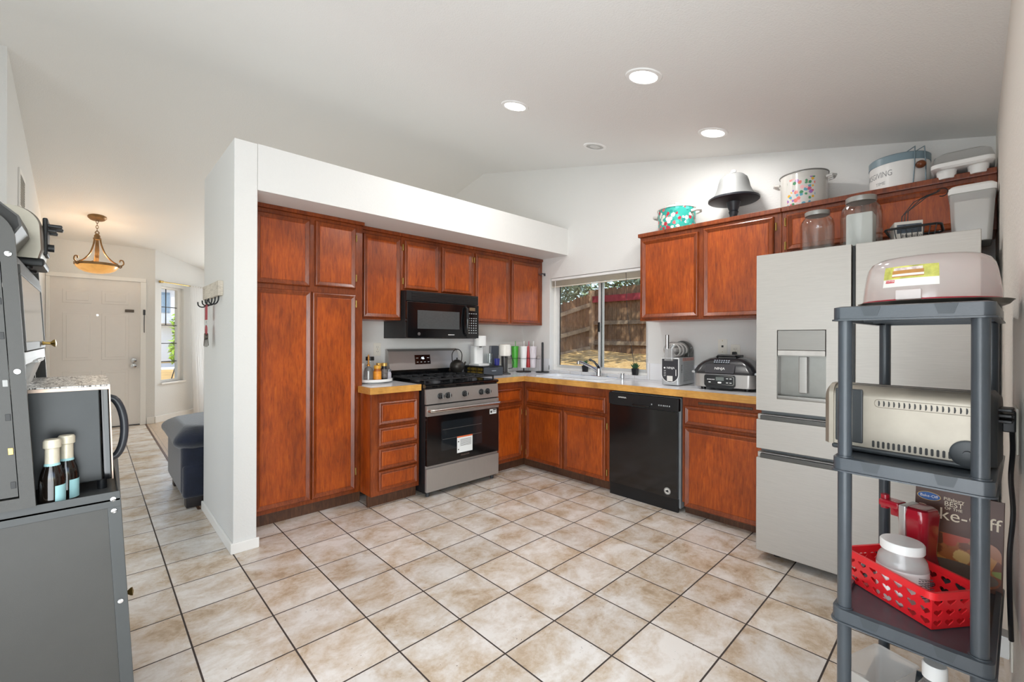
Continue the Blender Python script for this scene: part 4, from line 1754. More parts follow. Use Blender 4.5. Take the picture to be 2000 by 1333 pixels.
outlet('wall_outlet', 'white wall outlet above the small counter beside the range', 0, 1.185, 'a', x=.34)
outlet('phone_jack', 'ivory phone jack plate on the wall above the indoor grill', -.208, 1.229, 'b', 'phone')
ot, omx = outlet('wall_outlet', 'white wall outlet with a black plug behind the indoor grill', -.306, 1.187, 'b')
g = G(omx)
g.box(-.016, .016, -.038, .0, .009, .035, .005)
g.tube([(0, -.03, .03), (0, -.07, .03), (-.02, -.13, .025)], .004, 8)
solo('power_plug', g, BLACK, 'black power plug in the outlet behind the indoor grill', 'plug', tuple(omx.translation))

t = thing('pod_organizer', 'dark coffee pod organizer with one drawer beside the range', 'pod organizer', (1.40, 1.85, CT), world_coords=True)
g = G()
g.box(1.27, 1.53, 1.72, 2.03, CT + .085, CT + .098, .003)
g.box(1.27, 1.53, 1.72, 2.03, CT + .001, CT + .01, .003)
g.box(1.27, 1.53, 2.02, 2.03, CT + .01, CT + .085)
for y in (1.725, 1.82, 1.92, 2.015):
    g.box(1.27, 1.274, y - .002, y + .002, CT + .01, CT + .085)
g.box(1.27, 1.273, 1.72, 2.03, CT + .045, CT + .049)
part('frame', g, BLACK, t)
g = G()
g.box(1.275, 1.53, 1.712, 1.722, CT + .004, CT + .084, .003)
dr = part('drawer', g, P('slate_plastic', '43474d', .4), t)
g = G()
g.box(1.37, 1.43, 1.704, 1.713, CT + .045, CT + .055, .003)
part('handle', g, P('pale_grey_handle', 'a9aeb3', .3, .5), dr)
g = G()
for y in (1.755, 1.80, 1.845, 1.89, 1.935, 1.98):
    for z in (.03, .065):
        g.lathe([(.012, 0), (.019, .028), (.019, .03), (0, .031)], (1.285, y, CT + z), 14, 'x')
part('pods', g, P('gold_pods', 'b29443', .35, .6, vary=.2), t, 'gold coffee pods showing through the wire side', kind='stuff')

t = thing('coffee_brewer', 'slim white coffee brewer standing on the pod drawer', 'coffee maker', (1.375, 1.92, CT + .0985))
g = G()
g.loft([[(x, y, z) for x, y in rrect(-.07, .07, -.10, .085, .02)] for z in (0, .018)])
g.loft([[(x, y, z) for x, y in rrect(-.06, .06, -.02, .08, .03)] for z in (.018, .20)])
part('body', g, WHITEP, t)
g = G()
g.lathe([(.058, .195), (.066, .20), (.066, .295), (.062, .305), (0, .307)], (.0, -.02, 0), 32)
part('brew_head', g, WHITEP, t)
g = G()
g.cyl((0, -.03, .185), .014, .012, n=16)
part('spout', g, DARKGREY, t)

def cup(name, label, cat, x, y, z, r0, r1, h, mat, group=None, straw=None, mats2=None):
    t = thing(name, label, cat, (x, y, z), group=group)
    g = G()
    g.lathe([(r0, 0), (r0 + .001, .002), (r1, h), (r1 - .002, h), (r0 - .002, .004), (0, .004)], n=28)
    part('cup', g, mat, t)
    if straw:
        g = G()
        g.lathe([(r1 + .002, h), (r1 + .002, h + .006), (0, h + .008)], n=28)
        part('lid', g, mats2, t)
        g = G()
        g.cyl((.008, 0, h + .008), .0035, .055, n=8)
        part('straw', g, straw, t)
    return t


cup('blue_cup', 'small dark blue cup on the pod drawer beside the white pod machine', 'cup', 1.50, 1.775, CT + .0985, .024, .031, .07, P('cobalt', '2a2f7c', .25, vary=.3, vscale=60))
cup('drinking_glass', 'clear glass on the pod drawer right of the white brewer', 'glass', 1.475, 1.86, CT + .0985, .026, .032, .12, JAR)

t = thing('pod_coffee_machine', 'white and grey pod coffee machine with a dark water tank', 'coffee maker', (1.68, 1.85, CT), -30)
g = G()
g.lathe([(.062, .19), (.066, .20), (.066, .295), (.06, .31), (.02, .318), (0, .318)], n=32)
part('brew_head', g, P('warm_white', 'e8e4dc', .3), t)
g = G()
g.lathe([(.045, 0), (.045, .012), (.032, .02), (.036, .19)], (0, .01, 0), 28)
g.box(-.04, .04, -.12, -.01, 0, .012, .005)
part('column', g, P('machine_grey', '4d4b4b', .35, .4), t)
g = G()
g.cyl((0, -.045, .17), .01, .03, n=14)
part('spout', g, BLACK, t)
g = G()
g.box(-.16, -.07, -.02, .07, 0, .30, .008)
part('water_tank', g, P('smoke_tank', '3c4149', .2, coat=.4), t)
g = G()
g.tube([(.045, .02, .05), (.085, .0, .06), (.095, -.01, .12), (.075, 0, .18), (.06, .0, .22)], .004, 8)
part('cable', g, BLACK, t)

sx_, sy_ = 2.005, 1.885
t = thing('cup_rack', 'black wire rack holding reusable tumblers in the counter corner', 'rack', (sx_, sy_, CT))
g = G()
g.lathe([(.085, 0), (.085, .006), (.08, .009), (0, .009)], n=32)
part('base', g, BLACK, t)
g = G()
g.cyl((0, 0, .009), .007, .16, n=12)
part('post', g, BLACK, t)
L_ = Vector((.706, -.708, 0))
V_ = Vector((.708, .706, 0))
tum = [(-.100, -.01, 'green'), (-.004, -.052, 'white'), (.052, .048, 'red'), (.103, -.02, 'striped')]
g = G()
for a, b_, c in tum:
    p = L_ * a + V_ * b_
    g.tube([p + Vector((math.cos(k * .5236) * .047, math.sin(k * .5236) * .047, .155)) for k in range(12)], .0022, 6, closed=True)
    g.tube([Vector((0, 0, .155)), p + p.normalized() * -.045 + Vector((0, 0, .155))], .0025, 6)
for s in (-1, 1):
    p = L_ * .185 * s
    g.tube([p * .8 + Vector((0, 0, .145)), p + Vector((0, 0, .145)), p + Vector((0, 0, .18)), p * .8 + Vector((0, 0, .18))], .002, 6, closed=True)
part('wire_ring', g, BLACK, t)
STRIPE = P('striped_cup', 'd9cfd4', .3, vary=.22, vscale=30, vec=(6, 6, .01))
for (a, b_, c), m, sm in zip(tum, (P('green_cup', '54b043', .3), WHITEP, P('red_cup', 'c93b3e', .3), STRIPE), (P('green_straw', '4fae48', .4), WHITEP, P('pink_straw', 'cf3a6e', .4), WHITEP)):
    p = L_ * a + V_ * b_
    cup('tumbler', {'green': 'green tumbler with a straw, held in the black wire rack', 'white': 'plain white tumbler with a straw, in the middle of the black wire rack', 'red': 'red tumbler with a pink straw, behind the white ones in the black wire rack', 'striped': 'pale striped tumbler with a white straw at the right of the black wire rack'}[c], 'tumbler', sx_ + p.x, sy_ + p.y, CT + .05, .030, .042, .235, m, 'tumblers in the wire rack', sm, m)
t = thing('paper_towel_holder', 'empty black paper towel holder standing left of the window', 'paper towel holder', (2.115, 1.70, CT))
g = G()
g.lathe([(.075, 0), (.075, .008), (.07, .012), (.02, .013), (0, .013)], n=36)
part('base', g, BLACK, t)
g = G()
g.lathe([(.012, .012), (.012, .325), (.009, .335), (0, .337)], n=18)
part('post', g, BLACK, t)
g = G()
g.box(2.18, 2.2, 1.735, 1.745, 2.0, 2.03)
g.tube([(2.19, 1.74, 2.02), (2.15, 1.745, 2.025), (2.13, 1.75, 2.005), (2.12, 1.76, 2.02)], .006, 8)
solo('rod_bracket', g, DARKGREY, 'dark metal rod bracket on the wall between wall cabinet and window', 'bracket', (2.2, 1.74, 2.015))

# ------------------------------------------------------------------ appliances right of the window
t = thing('slush_machine', 'grey and black frozen drink machine with a clear drum and chrome lever', 'drink machine', (2.005, .075, CT), 4)
SIL = P('silver_plastic', 'b6b9bb', .35, .3, vary=.03)
g = G()
g.loft([[(x, y, z) for x, y in rrect(-.165, .165, -.075, .075, .022)] for z in (.006, .012, .21, .225)])
part('housing', g, SIL, t)
g = G()
for k in range(17):
    z = .03 + k * .0095
    g.box(-.09, .13, -.0775, -.074, z, z + .006, .001, 1)
part('side_ribs', g, P('rib_grey', '9ea1a3', .4, .2), t)
g = G()
g.box(-.10, .14, -.0765, -.07, .195, .222, .002)
part('side_badge', g, P('pink_badge', 'b98d83', .5, vary=.2), t)
g = G(frame((-.12, -.0765, .135), (1, 0, 0), (0, 0, 1)))
g.text('SLUSHi', .022, Matrix.Rotation(R(-90), 4, 'Z'), .0004)
part('side_lettering', g, TEXTD, t)
fr_ = frame((-.166, 0, 0), (0, -1, 0), (0, 0, 1))
g = G(fr_)
arch = [(-.066, .215), (.066, .215), (.066, .09)] + [(.066 * math.cos(R(-a)), .09 + .062 * math.sin(R(-a))) for a in range(10, 171, 16)] + [(-.066, .09)]
out_ = [(x * 1.08, .10 + (z - .10) * 1.06) for x, z in arch]
g.prism(out_, 'z', -.002, .002)
part('front_rim', g, WHITEP, t)
g = G(fr_)
g.prism(arch, 'z', .0, .004)
fp = part('front_panel', g, P('charcoal_panel', '37363a', .3), t)
part('logo', G(fr_).text('NINJA', .024, Matrix.Translation((.006, .142, .0045)), .0004), TEXTW, fp)
g = G(fr_)
g.lathe([(.007, .004), (.007, .005), (0, .005)], (-.044, .142, 0), 16)
for k in range(4):
    g.box(-.05, -.034, .118 - k * .014, .121 - k * .014, .004, .0046)
g.box(.046, .051, .08, .13, .004, .0046)
part('panel_marks', g, TEXTW, fp)
g = G(fr_)
g.box(-.024, .022, .035, .078, .004, .0046)
part('sticker', g, P('sticker_pale', 'd8d6d0', .5, vary=0), fp)
g = G()
g.lathe([(.0, -.165), (.045, -.162), (.064, -.145), (.067, -.13), (.067, .07)], (0, 0, .285), 36, 'x')
part('drum', g, thin_glass('drum_plastic', (.93, .93, .93, 1), .05, rough=.05, cloud=.12), t)
g = G()
for k in range(40):
    pass
g.tube([(-.13 + k * .0048, .052 * math.cos(k * .42), .285 + .052 * math.sin(k * .42)) for k in range(42)], .006, 6)
g.cyl((-.15, 0, .285), .018, .22, 'x', 18)
part('auger', g, P('auger_white', 'd5d2cd', .4), t)
g = G()
g.lathe([(.070, .05), (.074, .06), (.076, .10), (.07, .14), (.05, .162), (0, .165)], (0, 0, .285), 36, 'x')
g.box(.05, .16, -.07, .07, .222, .29, .01)
part('rear_cap', g, P('dark_olive_plastic', '3d3d38', .3), t)
g = G()
g.lathe([(.012, .0), (.018, .0), (.018, .006), (.012, .008)], (.09, -.074, .29), 20, 'y')
part('release_button', g, SIL, t)
g = G()
g.loft([[(x, y, z) for x, y in rrect(-.205, -.16, -.035, .035, .01)] for z in (.20, .225, .30)])
part('tap_housing', g, thin_glass('tap_plastic', (.9, .91, .93, 1), .06, cloud=.3), t)
g = G()
g.cyl((-.188, .015, .29), .016, .118, n=20, bev=.003)
part('lever', g, CHROME, t)

t = thing('indoor_grill', 'stainless and black countertop grill with a domed lid', 'grill', (1.965, -.345, CT), 6)
g = G()
g.loft([[(x, y, z) for x, y in rrect(-.17 + i, .17 - i, -.205 + i, .205 - i, .05)] for z, i in ((.018, .012), (.022, 0), (.118, -.004))])
part('body', g, STEELH, t)
g = G()
for x in (-.12, .12):
    for y in (-.15, .15):
        g.cyl((x, y, 0), .018, .02, n=14)
part('foot', g, BLACK, t)
g = G()
prof = [(0, -.218, .118), (0, -.222, .135), (0, -.20, .185), (0, -.16, .225), (0, -.10, .245)]
rings = []
for z, i in ((.118, -.006), (.135, -.010), (.175, .012), (.205, .04), (.228, .075), (.24, .11)):
    rings.append([(x, y, z) for x, y in rrect(-.17 + i * .9, .17 - i * .6, -.205 + i, .205 - i, .05)])
g.loft(rings)
part('lid', g, P('grill_black', '26282b', .25, coat=.3), t)
g = G()
g.box(-.02, .09, -.08, .08, .238, .256, .007)
g.tube([(-.05, -.075, .238), (-.075, -.06, .25), (-.075, .06, .25), (-.05, .075, .238)], .008, 8)
part('lid_handle', g, BLACK, t)
fr_ = frame((-.1755, .02, .068), (0, -1, 0), (0, 0, 1))
g = G(fr_)
g.prism(rrect(-.105, .105, -.038, .044, .012), 'z', -.01, .012)
g.prism([(-.10, -.036), (.10, -.036), (.085, -.052), (-.085, -.052)], 'z', -.01, .010)
cp = part('control_panel', g, BLACK, t)
g = G(fr_)
o_, i_ = rrect(-.098, .098, -.026, .038, .010), rrect(-.094, .094, -.022, .034, .008)
g.loft([[(x, y, .012) for x, y in o_], [(x, y, .014) for x, y in o_], [(x, y, .014) for x, y in i_], [(x, y, .012) for x, y in i_]], False, False)
part('panel_outline', g, CHROME, cp)
g = G(fr_)
g.box(-.025, .03, .004, .03, .012, .0128)
part('display', g, P('lcd_grey', '6f7672', .3), cp)
g = G(fr_)
for k in range(5):
    g.box(-.085 + k * .011, -.078 + k * .011, .008, .014, .012, .0126)
for x in (.045, .068):
    for z in (-.012, .018):
        g.box(x, x + .014, z, z + .005, .012, .0126)
g.box(-.075, -.06, -.012, -.006, .012, .0126)
g.prism(rrect(-.012, .014, -.016, -.004, .005), 'z', .012, .0128)
part('button_print', g, TEXTW, cp)
fl_ = frame((-.172, .02, .155), (0, -1, 0), (.38, 0, .92))
g = G(fl_)
g.prism(rrect(-.10, .10, -.035, .035, .012), 'z', -.02, .012)
lp = part('lid_front', g, P('charcoal_panel', '37363a', .3), t)
part('logo', G(fl_).text('NINJA', .026, Matrix.Translation((0, 0, .0124)), .0004), TEXTW, lp)
g = G(fl_)
for r_ in range(2):
    for k in range(7):
        g.box(-.05 + k * .016, -.040 + k * .016, .052 + r_ * .016, .060 + r_ * .016, -.012 - r_ * .006, -.006 - r_ * .006)
part('vent', g, P('vent_pale', '9aa0ab', .3, .5), t)
g = G()
for s in (-1, 1):
    g.box(-.16, -.08, s * .213 - .012, s * .213 + .012, .120, .136, .005)
part('side_grip', g, SIL, t)
g = G()
g.tube([(.10, -.21, .12), (.09, -.235, .14), (.06, -.245, .08), (.05, -.24, .03), (.09, -.225, .006), (.15, -.2, .006)], .004, 8)
part('cable', g, BLACK, t)

# ------------------------------------------------------------------ things on top of the window-side cabinets
KT = 2.1655
t = thing('casserole_pot', 'low teal floral enamel pot with a white lid on the cabinet top', 'pot', (2.02, .10, KT))
g = G()
g.lathe([(.128, 0), (.138, .006), (.148, .04), (.150, .19), (.153, .196), (.150, .196), (.146, .18), (.14, .02), (0, .012)], n=48)
part('body', g, marks_mat('teal_floral', '3aa79a', ('b93443', 'e7ecdf', '57bdb0', 'd66a6e', '2f8f86', 'eef2ea', '3aa79a'), 34, .74, .15), t)
WEN = P('white_enamel_pot', 'dcdad4', .15, coat=.4, vary=.02)
g = G()
g.lathe([(.155, .196), (.156, .203), (.12, .222), (.05, .235), (.018, .238), (.014, .246), (.02, .258), (.016, .266), (0, .267)], n=48)
part('lid', g, WEN, t)
for s in (-1, 1):
    g = G()
    g.tube([(-.045, s * .145, .16), (-.04, s * .185, .165), (0, s * .20, .168), (.04, s * .185, .165), (.045, s * .145, .16)], [.012, .011, .010, .011, .012], 10)
    part('handle', g, WEN, t)

t = thing('cake_stand', 'dark wooden cake stand under a silver dome on the cabinet top', 'cake stand', (2.01, -.355, KT))
DWD = P('charcoal_wood', '2b2d33', .4, vary=.15)
g = G()
g.lathe([(.08, 0), (.08, .012), (.05, .02), (.032, .04), (.026, .065), (.034, .09), (.03, .10), (.045, .14), (.05, .165), (.17, .172), (.178, .178), (.178, .190), (.172, .194), (.165, .190), (0, .190)], n=48)
part('pedestal', g, DWD, t)
g = G()
g.lathe([(.155, .192), (.152, .20), (.135, .225), (.115, .27), (.105, .315), (.095, .345), (.07, .368), (.03, .378), (0, .379)], n=48)
dm = part('dome', g, P('satin_silver', '868786', .5, .2, vary=.03), t)
g = G()
g.lathe([(.012, .377), (.010, .384), (.018, .39), (.02, .40), (.014, .41), (0, .413)], n=20)
part('knob', g, WHITEP, dm)

t = thing('stock_pot', 'tall grey-white stock pot with painted flowers on the cabinet top', 'pot', (2.02, -.81, KT))
g = G()
g.lathe([(.13, 0), (.136, .006), (.137, .235), (.142, .243), (.139, .245), (.133, .236), (.132, .01), (0, .008)], n=48)
part('body', g, P('pale_grey_enamel', 'c9c7c1', .15, coat=.4, vary=.02), t)
g = G()
a0, a1 = R(150), R(220)
g.loft([[(.1376 * math.cos(a0 + (a1 - a0) * k / 20), .1376 * math.sin(a0 + (a1 - a0) * k / 20), z) for k in range(21)] for z in (.02, .07, .12, .16, .20)], False, False, closed=False)
part('flower_print', g, marks_mat('bouquet_print', 'cbc9c4', ('c4607a', 'd9a63a', '9a6bb0', '4c8a62', 'd8776f', 'e4b0b4', '5f9ab0', 'cbc9c4'), 40, .66, .2), t)
g = G()
g.lathe([(.140, .240), (.145, .243), (.145, .248), (.140, .248)], n=48)
part('rim', g, P('rim_grey', '8a8a88', .3, .4), t)
for s in (-1, 1):
    g = G()
    g.tube([(-.04, s * .135, .20), (-.04, s * .165, .206), (0, s * .18, .21), (.04, s * .165, .206), (.04, s * .135, .20)], .009, 10)
    part('handle', g, P('pale_grey_enamel', 'c9c7c1', .15, coat=.4, vary=.02), t)

t = thing('cake_tin', 'round white tin with a grey-blue lid and lettering on the cabinet top', 'tin', (2.015, -1.305, KT))
TR = .140
g = G()
g.lathe([(TR - .004, 0), (TR, .004), (TR, .17), (TR - .004, .17)], n=56)
part('body', g, P('tin_white', 'e8e8e6', .25, vary=.01), t)
g = G()
g.lathe([(TR + .003, .165), (TR + .003, .205), (TR - .004, .212), (0, .214)], n=56)
part('lid', g, P('slate_blue_lid', '7c919b', .35, vary=.03), t)
a = R(122)
tm = frame((TR * math.cos(a), TR * math.sin(a), .105), (-math.sin(a), math.cos(a), 0), (0, 0, 1))
g = G()
g.text('THANKSGIVING', .048, tm, .0004, 'CENTER', TR + .0006, .72)
TIN = P('tin_print', '8d8f90', .5, vary=0)
part('lettering', g, TIN, t)
g = G()
a = R(148)
tm = frame((TR * math.cos(a), TR * math.sin(a), .053), (-math.sin(a), math.cos(a), 0), (0, 0, 1))
g.text('TIME', .026, tm, .0004, 'CENTER', TR + .0006)
part('lettering', g, TIN, t)
g = G()
hx = [Vector((-.10, -.148 + .0, .02))]
for dz in (0, 1):
    o_ = .034 if dz else -.034
    c_, s_ = math.cos(R(222)), math.sin(R(222))
    tx, ty = -s_, c_
    g.tube([((TR + .006) * c_ + tx * o_, (TR + .006) * s_ + ty * o_, .015), ((TR + .012) * c_ + tx * o_ * .9, (TR + .012) * s_ + ty * o_ * .9, .12), ((TR + .008) * c_ + tx * o_ * .75, (TR + .008) * s_ + ty * o_ * .75, .232), (.05 * c_ + tx * o_ * .6, .05 * s_ + ty * o_ * .6, .222)], .003, 8)
part('wire_bail', g, P('bail_wire', '7a8d97', .35, .5), t)
g = G()
g.sph(((TR + .016) * c_, (TR + .016) * s_, .125), .024, (1, 1, .9))
part('wooden_grip', g, P('walnut_grip', '6b3a1f', .35, vary=.2), t)

t = thing('cupcake_carrier', 'white cupcake carrier with a clear lid at the wall end of the cabinet top', 'carrier', (1.99, -1.575, KT))
g = G()
g.loft([[(x, y, z) for x, y in rrect(-.19 + i, .19 - i, -.122 + i, .122 - i, .04)] for z, i in ((.045, .01), (.055, .0), (.075, .0), (.078, .006))])
for x in (-.12, 0, .12):
    for y in (-.06, .06):
        g.lathe([(.034, .001), (.036, .003), (.042, .047)], (x, y, 0), 24)
part('tray', g, WHITEP, t)
g = G()
g.loft([[(x, y, z) for x, y in rrect(-.188 + i, .188 - i, -.12 + i, .12 - i, .04)] for z, i in ((.079, 0), (.12, .012), (.135, .03))], False)
part('lid', g, CLEAR, t)

# ------------------------------------------------------------------ things on top of the fridge
FT = 1.7765
def glass_jar(label, x, y, r, h):
    t = thing('glass_jar', label, 'jar', (x, y, FT), group='glass jars on the fridge')
    g = G()
    g.lathe([(r * .9, 0), (r, .01), (r, h * .68), (r * .93, h * .78), (r * .7, h * .88), (r * .68, h * .94), (r * .66, h * .94), (r * .68, h * .87), (r * .9, h * .77), (r * .965, h * .68), (r * .965, .014), (r * .85, .006), (0, .006)], n=40)
    part('body', g, JAR, t)
    g = G()
    g.lathe([(r * .72, h * .90), (r * .74, h * .91), (r * .74, h * .99), (r * .70, h), (0, h)], n=40)
    part('lid', g, P('zinc_lid', 'a3a3a0', .35, .6), t)
    return t


glass_jar('round glass jar with a grey metal lid, empty, left on top of the fridge', 1.50, -.995, .082, .245)
t = glass_jar('larger glass jar with white paper inside on top of the fridge', 1.50, -1.195, .092, .282)
g = G()
g.box(-.055, .055, -.058, .058, .008, .19, .01)
solo('paper_bag', g, P('paper_white', 'e6e4e0', .7, vary=.05), 'white paper bag inside the larger glass jar', 'bag', loc=(1.50, -1.195, FT))

t = thing('wire_basket', 'black wire basket holding a small box on top of the fridge', 'basket', (1.56, -1.405, FT))
g = G()
for z, s in ((.004, .85), (.075, 1.0)):
    g.tube([(x * s, y * s, z) for x, y in rrect(-.12, .12, -.105, .105, .03)], .004 if z < .05 else .006, 8, closed=True)
for k in range(9):
    y = -.09 + k * .0225
    g.tube([(-.12, y, .075), (-.105, y * .85, .004), (.105, y * .85, .004), (.12, y, .075)], .002, 6)
part('wire_frame', g, BLACK, t)
g = G()
for k in range(3):
    o_ = k * .012
    pts = [(-.02, .05 - o_, .06), (-.03, .045 - o_, .15 + o_), (-.035, -.0 - o_ * 2, .215 + o_ * .6), (-.03, -.05 - o_ * 2, .24 + o_ * .5), (-.02, -.085, .25)]
    g.tube(pts, .0022, 6)
g.tube([(-.02, -.085, .25)] + [(-.02, -.105 + .02 * math.cos(R(a)), .245 + .02 * math.sin(R(a))) for a in range(30, 330, 30)] , .0025, 6)
part('wire_hook', g, BLACK, t)
t = thing('small_box', 'grey and white product box lying in the black wire basket', 'box', (1.535, -1.375, FT + .0075), 14)
g = G()
g.box(-.06, .06, -.055, .055, 0, .105, .002)
part('carton', g, P('carton_white', 'd8d4cc', .5, vary=.05), t)
g = G()
g.box(-.0606, -.06, -.05, .045, .045, .09)
part('picture_panel', g, P('carton_dark', '4b5560', .4, vary=.5, vscale=40), t)
g = G()
g.text('Hamilton', .024, frame((-.0606, -.02, .03), (0, -1, 0), (0, 0, 1)), .0004)
part('lettering', g, TEXTD, t)
g = G()
g.text('Beach', .024, frame((-.0606, -.02, .012), (0, -1, 0), (0, 0, 1)), .0004)
part('lettering', g, TEXTD, t)

t = thing('food_bin', 'tall white plastic food bin with a lid at the wall end of the fridge top', 'bin', (1.77, -1.612, FT))
g = G()
g.loft([[(x, y, z) for x, y in rrect(-.13 + i * 1.2, .13 - i * 1.2, -.082 + i, .082 - i, .02)] for z, i in ((0, .016), (.004, .012), (.25, .0))], True, False)
part('body', g, FROST, t)
g = G()
g.loft([[(x, y, z) for x, y in rrect(-.136 + i, .136 - i, -.086 + i, .086 - i, .024)] for z, i in ((.248, 0), (.275, 0), (.288, .012), (.292, .03))])
part('lid', g, WHITEP, t)
g = G()
g.loft([[(x, y, z) for x, y in rrect(-.112, .112, -.062, .062, .02)] for z in (.006, .21)])
solo('stored_flour', g, P('bin_contents', 'd6d2cc', .6, vary=.04), 'pale contents filling the tall white food bin', 'food', loc=(1.77, -1.612, FT))

# ------------------------------------------------------------------ grey plastic shelving unit
SH = Matrix.Translation((.048, -1.362, 0)) @ Matrix.Rotation(R(-3), 4, 'Z')      # origin at the front left post
t = thing('shelving_unit', 'grey plastic four-tier shelving unit standing between the camera and the fridge', 'shelf', (.048, -1.362, 0), -3)
SW, SD = .268, .56        # posts: width along -y, depth along +x
tiers = (.055, .474, .906, 1.336)
HS = .041
for i, z in enumerate(tiers):
    g = G()
    ex = .026
    outer = rrect(-ex, SD + ex, -SW - ex, ex, .022, 4)
    outer2 = rrect(-ex - .004, SD + ex + .004, -SW - ex - .004, ex + .004, .024, 4)
    inner = rrect(-ex + .012, SD + ex - .012, -SW - ex + .012, ex - .012, .016, 4)
    L3 = lambda o, zz: [(x, y, zz) for x, y in o]
    g.loft([L3(inner, z), L3(outer2, z), L3(outer2, z + .004), L3(outer, z + .005), L3(outer, z + HS - .003), L3(inner, z + HS), L3(inner, z + .028)], False, True)
    g.loft([L3(inner, z), L3(inner, z + .020)], False, True)
    for k in (1, 2, 3):
        g.box(SD * k / 4 - .004, SD * k / 4 + .004, -SW - .01, .01, z + .004, z + .021)
    tray = part('shelf_tray', g, GREYSHELF, t)
    RCS = P('shelf_recess', '3c4247', .4)
    for y in (-.062, -SW + .058):
        g = G()
        g.prism([(y - .022, z + HS - .003), (y + .022, z + HS - .003), (y + .014, z + .012), (y - .014, z + .012)], 'x', -ex - .0015, -ex + .004)
        part('socket_recess', g, RCS, tray)
    for x in (.10, SD - .10):
        g = G()
        g.prism([(x - .022, z + HS - .003), (x + .022, z + HS - .003), (x + .014, z + .012), (x - .014, z + .012)], 'y', ex - .004, ex + .0015)
        part('socket_recess', g, RCS, tray)
for x, y in ((0, 0), (SD, 0), (0, -SW), (SD, -SW)):
    g = G()
    g.cyl((x, y, 0), .0168, tiers[0] + .002, n=24)
    for a, b_ in zip(tiers, tiers[1:]):
        g.cyl((x, y, a + HS - .014), .0168, b_ - a - HS + .016, n=24)
        g.cyl((x, y, a + HS - .004), .0205, .006, n=24)
    part('post', g, GREYSHELF, t)
TOP = tiers[3] + HS

pan = G()
pan.lathe([(.150, 0), (.158, .004), (.166, .014), (.168, .015), (.165, .016), (.157, .007), (0, .004)], n=56)
PANX, PANY = .265, -1.528
solo('baking_tray', pan, steel_mat('pan_steel', '9c958b', .35, (1, 1, 1)), 'round grey metal pizza tray under the cake carrier on the grey shelf', 'tray', loc=(PANX, PANY, TOP + .0005))

t = thing('cake_carrier', 'domed clear plastic cake carrier with a picture label on top of the grey shelf', 'cake carrier', (PANX - .005, PANY + .004, TOP + .0055))
g = G()
g.lathe([(.12, 0), (.150, .004), (.152, .014), (.147, .016), (.142, .008), (.136, .006)], n=56)
part('base_rim', g, P('crimson_base', 'b5233a', .35), t, 'crimson rim')
g = G()
g.lathe([(.136, .002), (.136, .006), (0, .0055)], n=56)
part('base_plate', g, P('pale_plate', 'e6ddd8', .4), t)
DOME = thin_glass('pale_dome', (.97, .96, .95, 1), .03, rough=.12, cloud=.40, cloud_col='fffcfa')
dprof = [(.150, .015), (.149, .03), (.146, .06), (.141, .095), (.137, .112), (.128, .128), (.112, .138), (.08, .143), (0, .145)]
g = G()
g.lathe(dprof, n=64, caps=False)
part('dome', g, DOME, t)
for a in (168, 352):
    g = G(Matrix.Rotation(R(a), 4, 'Z') @ Matrix.Translation((.151, 0, .024)))
    g.box(-.004, .005, -.028, .028, -.012, .016, .003)
    part('clip', g, P('clip_clear', 'e3d9d6', .25), t)


def on_dome(g, a0, a1, z0, z1, lift, n=20, rr=None):
    """a patch that follows the dome"""
    def rad(z):
        for (r0, h0), (r1, h1) in zip(dprof, dprof[1:]):
            if h0 <= z <= h1:
                return r0 + (r1 - r0) * (z - h0) / (h1 - h0) + lift
    rows = []
    for j in range(7):
        z = z0 + (z1 - z0) * j / 6
        rows.append([(rad(z) * math.cos(R(a0 + (a1 - a0) * i / n)), rad(z) * math.sin(R(a0 + (a1 - a0) * i / n)), z) for i in range(n + 1)])
    g.loft(rows, False, False, closed=False)
    return g


lb = part('label', on_dome(G(), 143, 192, .050, .108, .0008), P('label_white', 'f3f2ec', .4, vary=0), t)
part('label_picture', on_dome(G(), 143, 192, .072, .108, .0012), P('label_meadow', 'c8c765', .4, vary=.5, vscale=18), lb)
part('label_cake', on_dome(G(), 152, 180, .086, .096, .0016), P('sponge', 'b98446', .5, vary=.2), lb)
part('label_cake', on_dome(G(), 152, 180, .077, .080, .0016), P('sponge', 'b98446', .5, vary=.2), lb)
part('label_cream', on_dome(G(), 152, 180, .080, .086, .0017), P('cream', 'f2ebe4', .5, vary=.1, vscale=60), lb)
part('label_cream', on_dome(G(), 153, 179, .096, .104, .0017), P('berries', 'e9cdc9', .5, vary=.45, vscale=70), lb)
part('label_logo', on_dome(G(), 146, 155, .062, .070, .0018), P('logo_red', 'cc2c36', .4, vary=0), lb)
a = R(150.5)
g = G()
g.text('CURVER', .0062, frame((.1468 * math.cos(a), .1468 * math.sin(a), .066), (-math.sin(a), math.cos(a), 0), (0, 0, 1)), .0003)
part('label_lettering', g, TEXTW, lb)

# long slot toaster on the second shelf
t = thing('long_slot_toaster', 'long stainless toaster lying across the middle of the grey shelf', 'toaster', (.255, -1.478, tiers[2] + .0285), -6)
TS = steel_mat('toaster_steel', 'a39b8e', .42, (1, 1, 1), .55)
def tprof(s, i=0):
    """cross-section in x,z with rounded shoulders"""
    o = [(-.082 + i, .018), (.082 - i, .018)]
    o += [(.082 - i - .035 + .035 * math.cos(R(a)), .205 - i - .035 + .035 * math.sin(R(a))) for a in range(0, 91, 15)]
    o += [(-.082 + i + .035 + .035 * math.cos(R(a)), .205 - i - .035 + .035 * math.sin(R(a))) for a in range(90, 181, 15)]
    return [(x, s, z) for x, z in o]
g = G()
g.loft([tprof(-.165), tprof(.16)])
part('body', g, TS, t)
for s, c in ((.16, 1), (-.165, -1)):
    g = G()
    g.loft([tprof(s, -.004), tprof(s + c * .012, -.004), tprof(s + c * .026, .012)])
    part('end_cap', g, TS if c > 0 else P('toaster_end', '3a3c3e', .35), t)
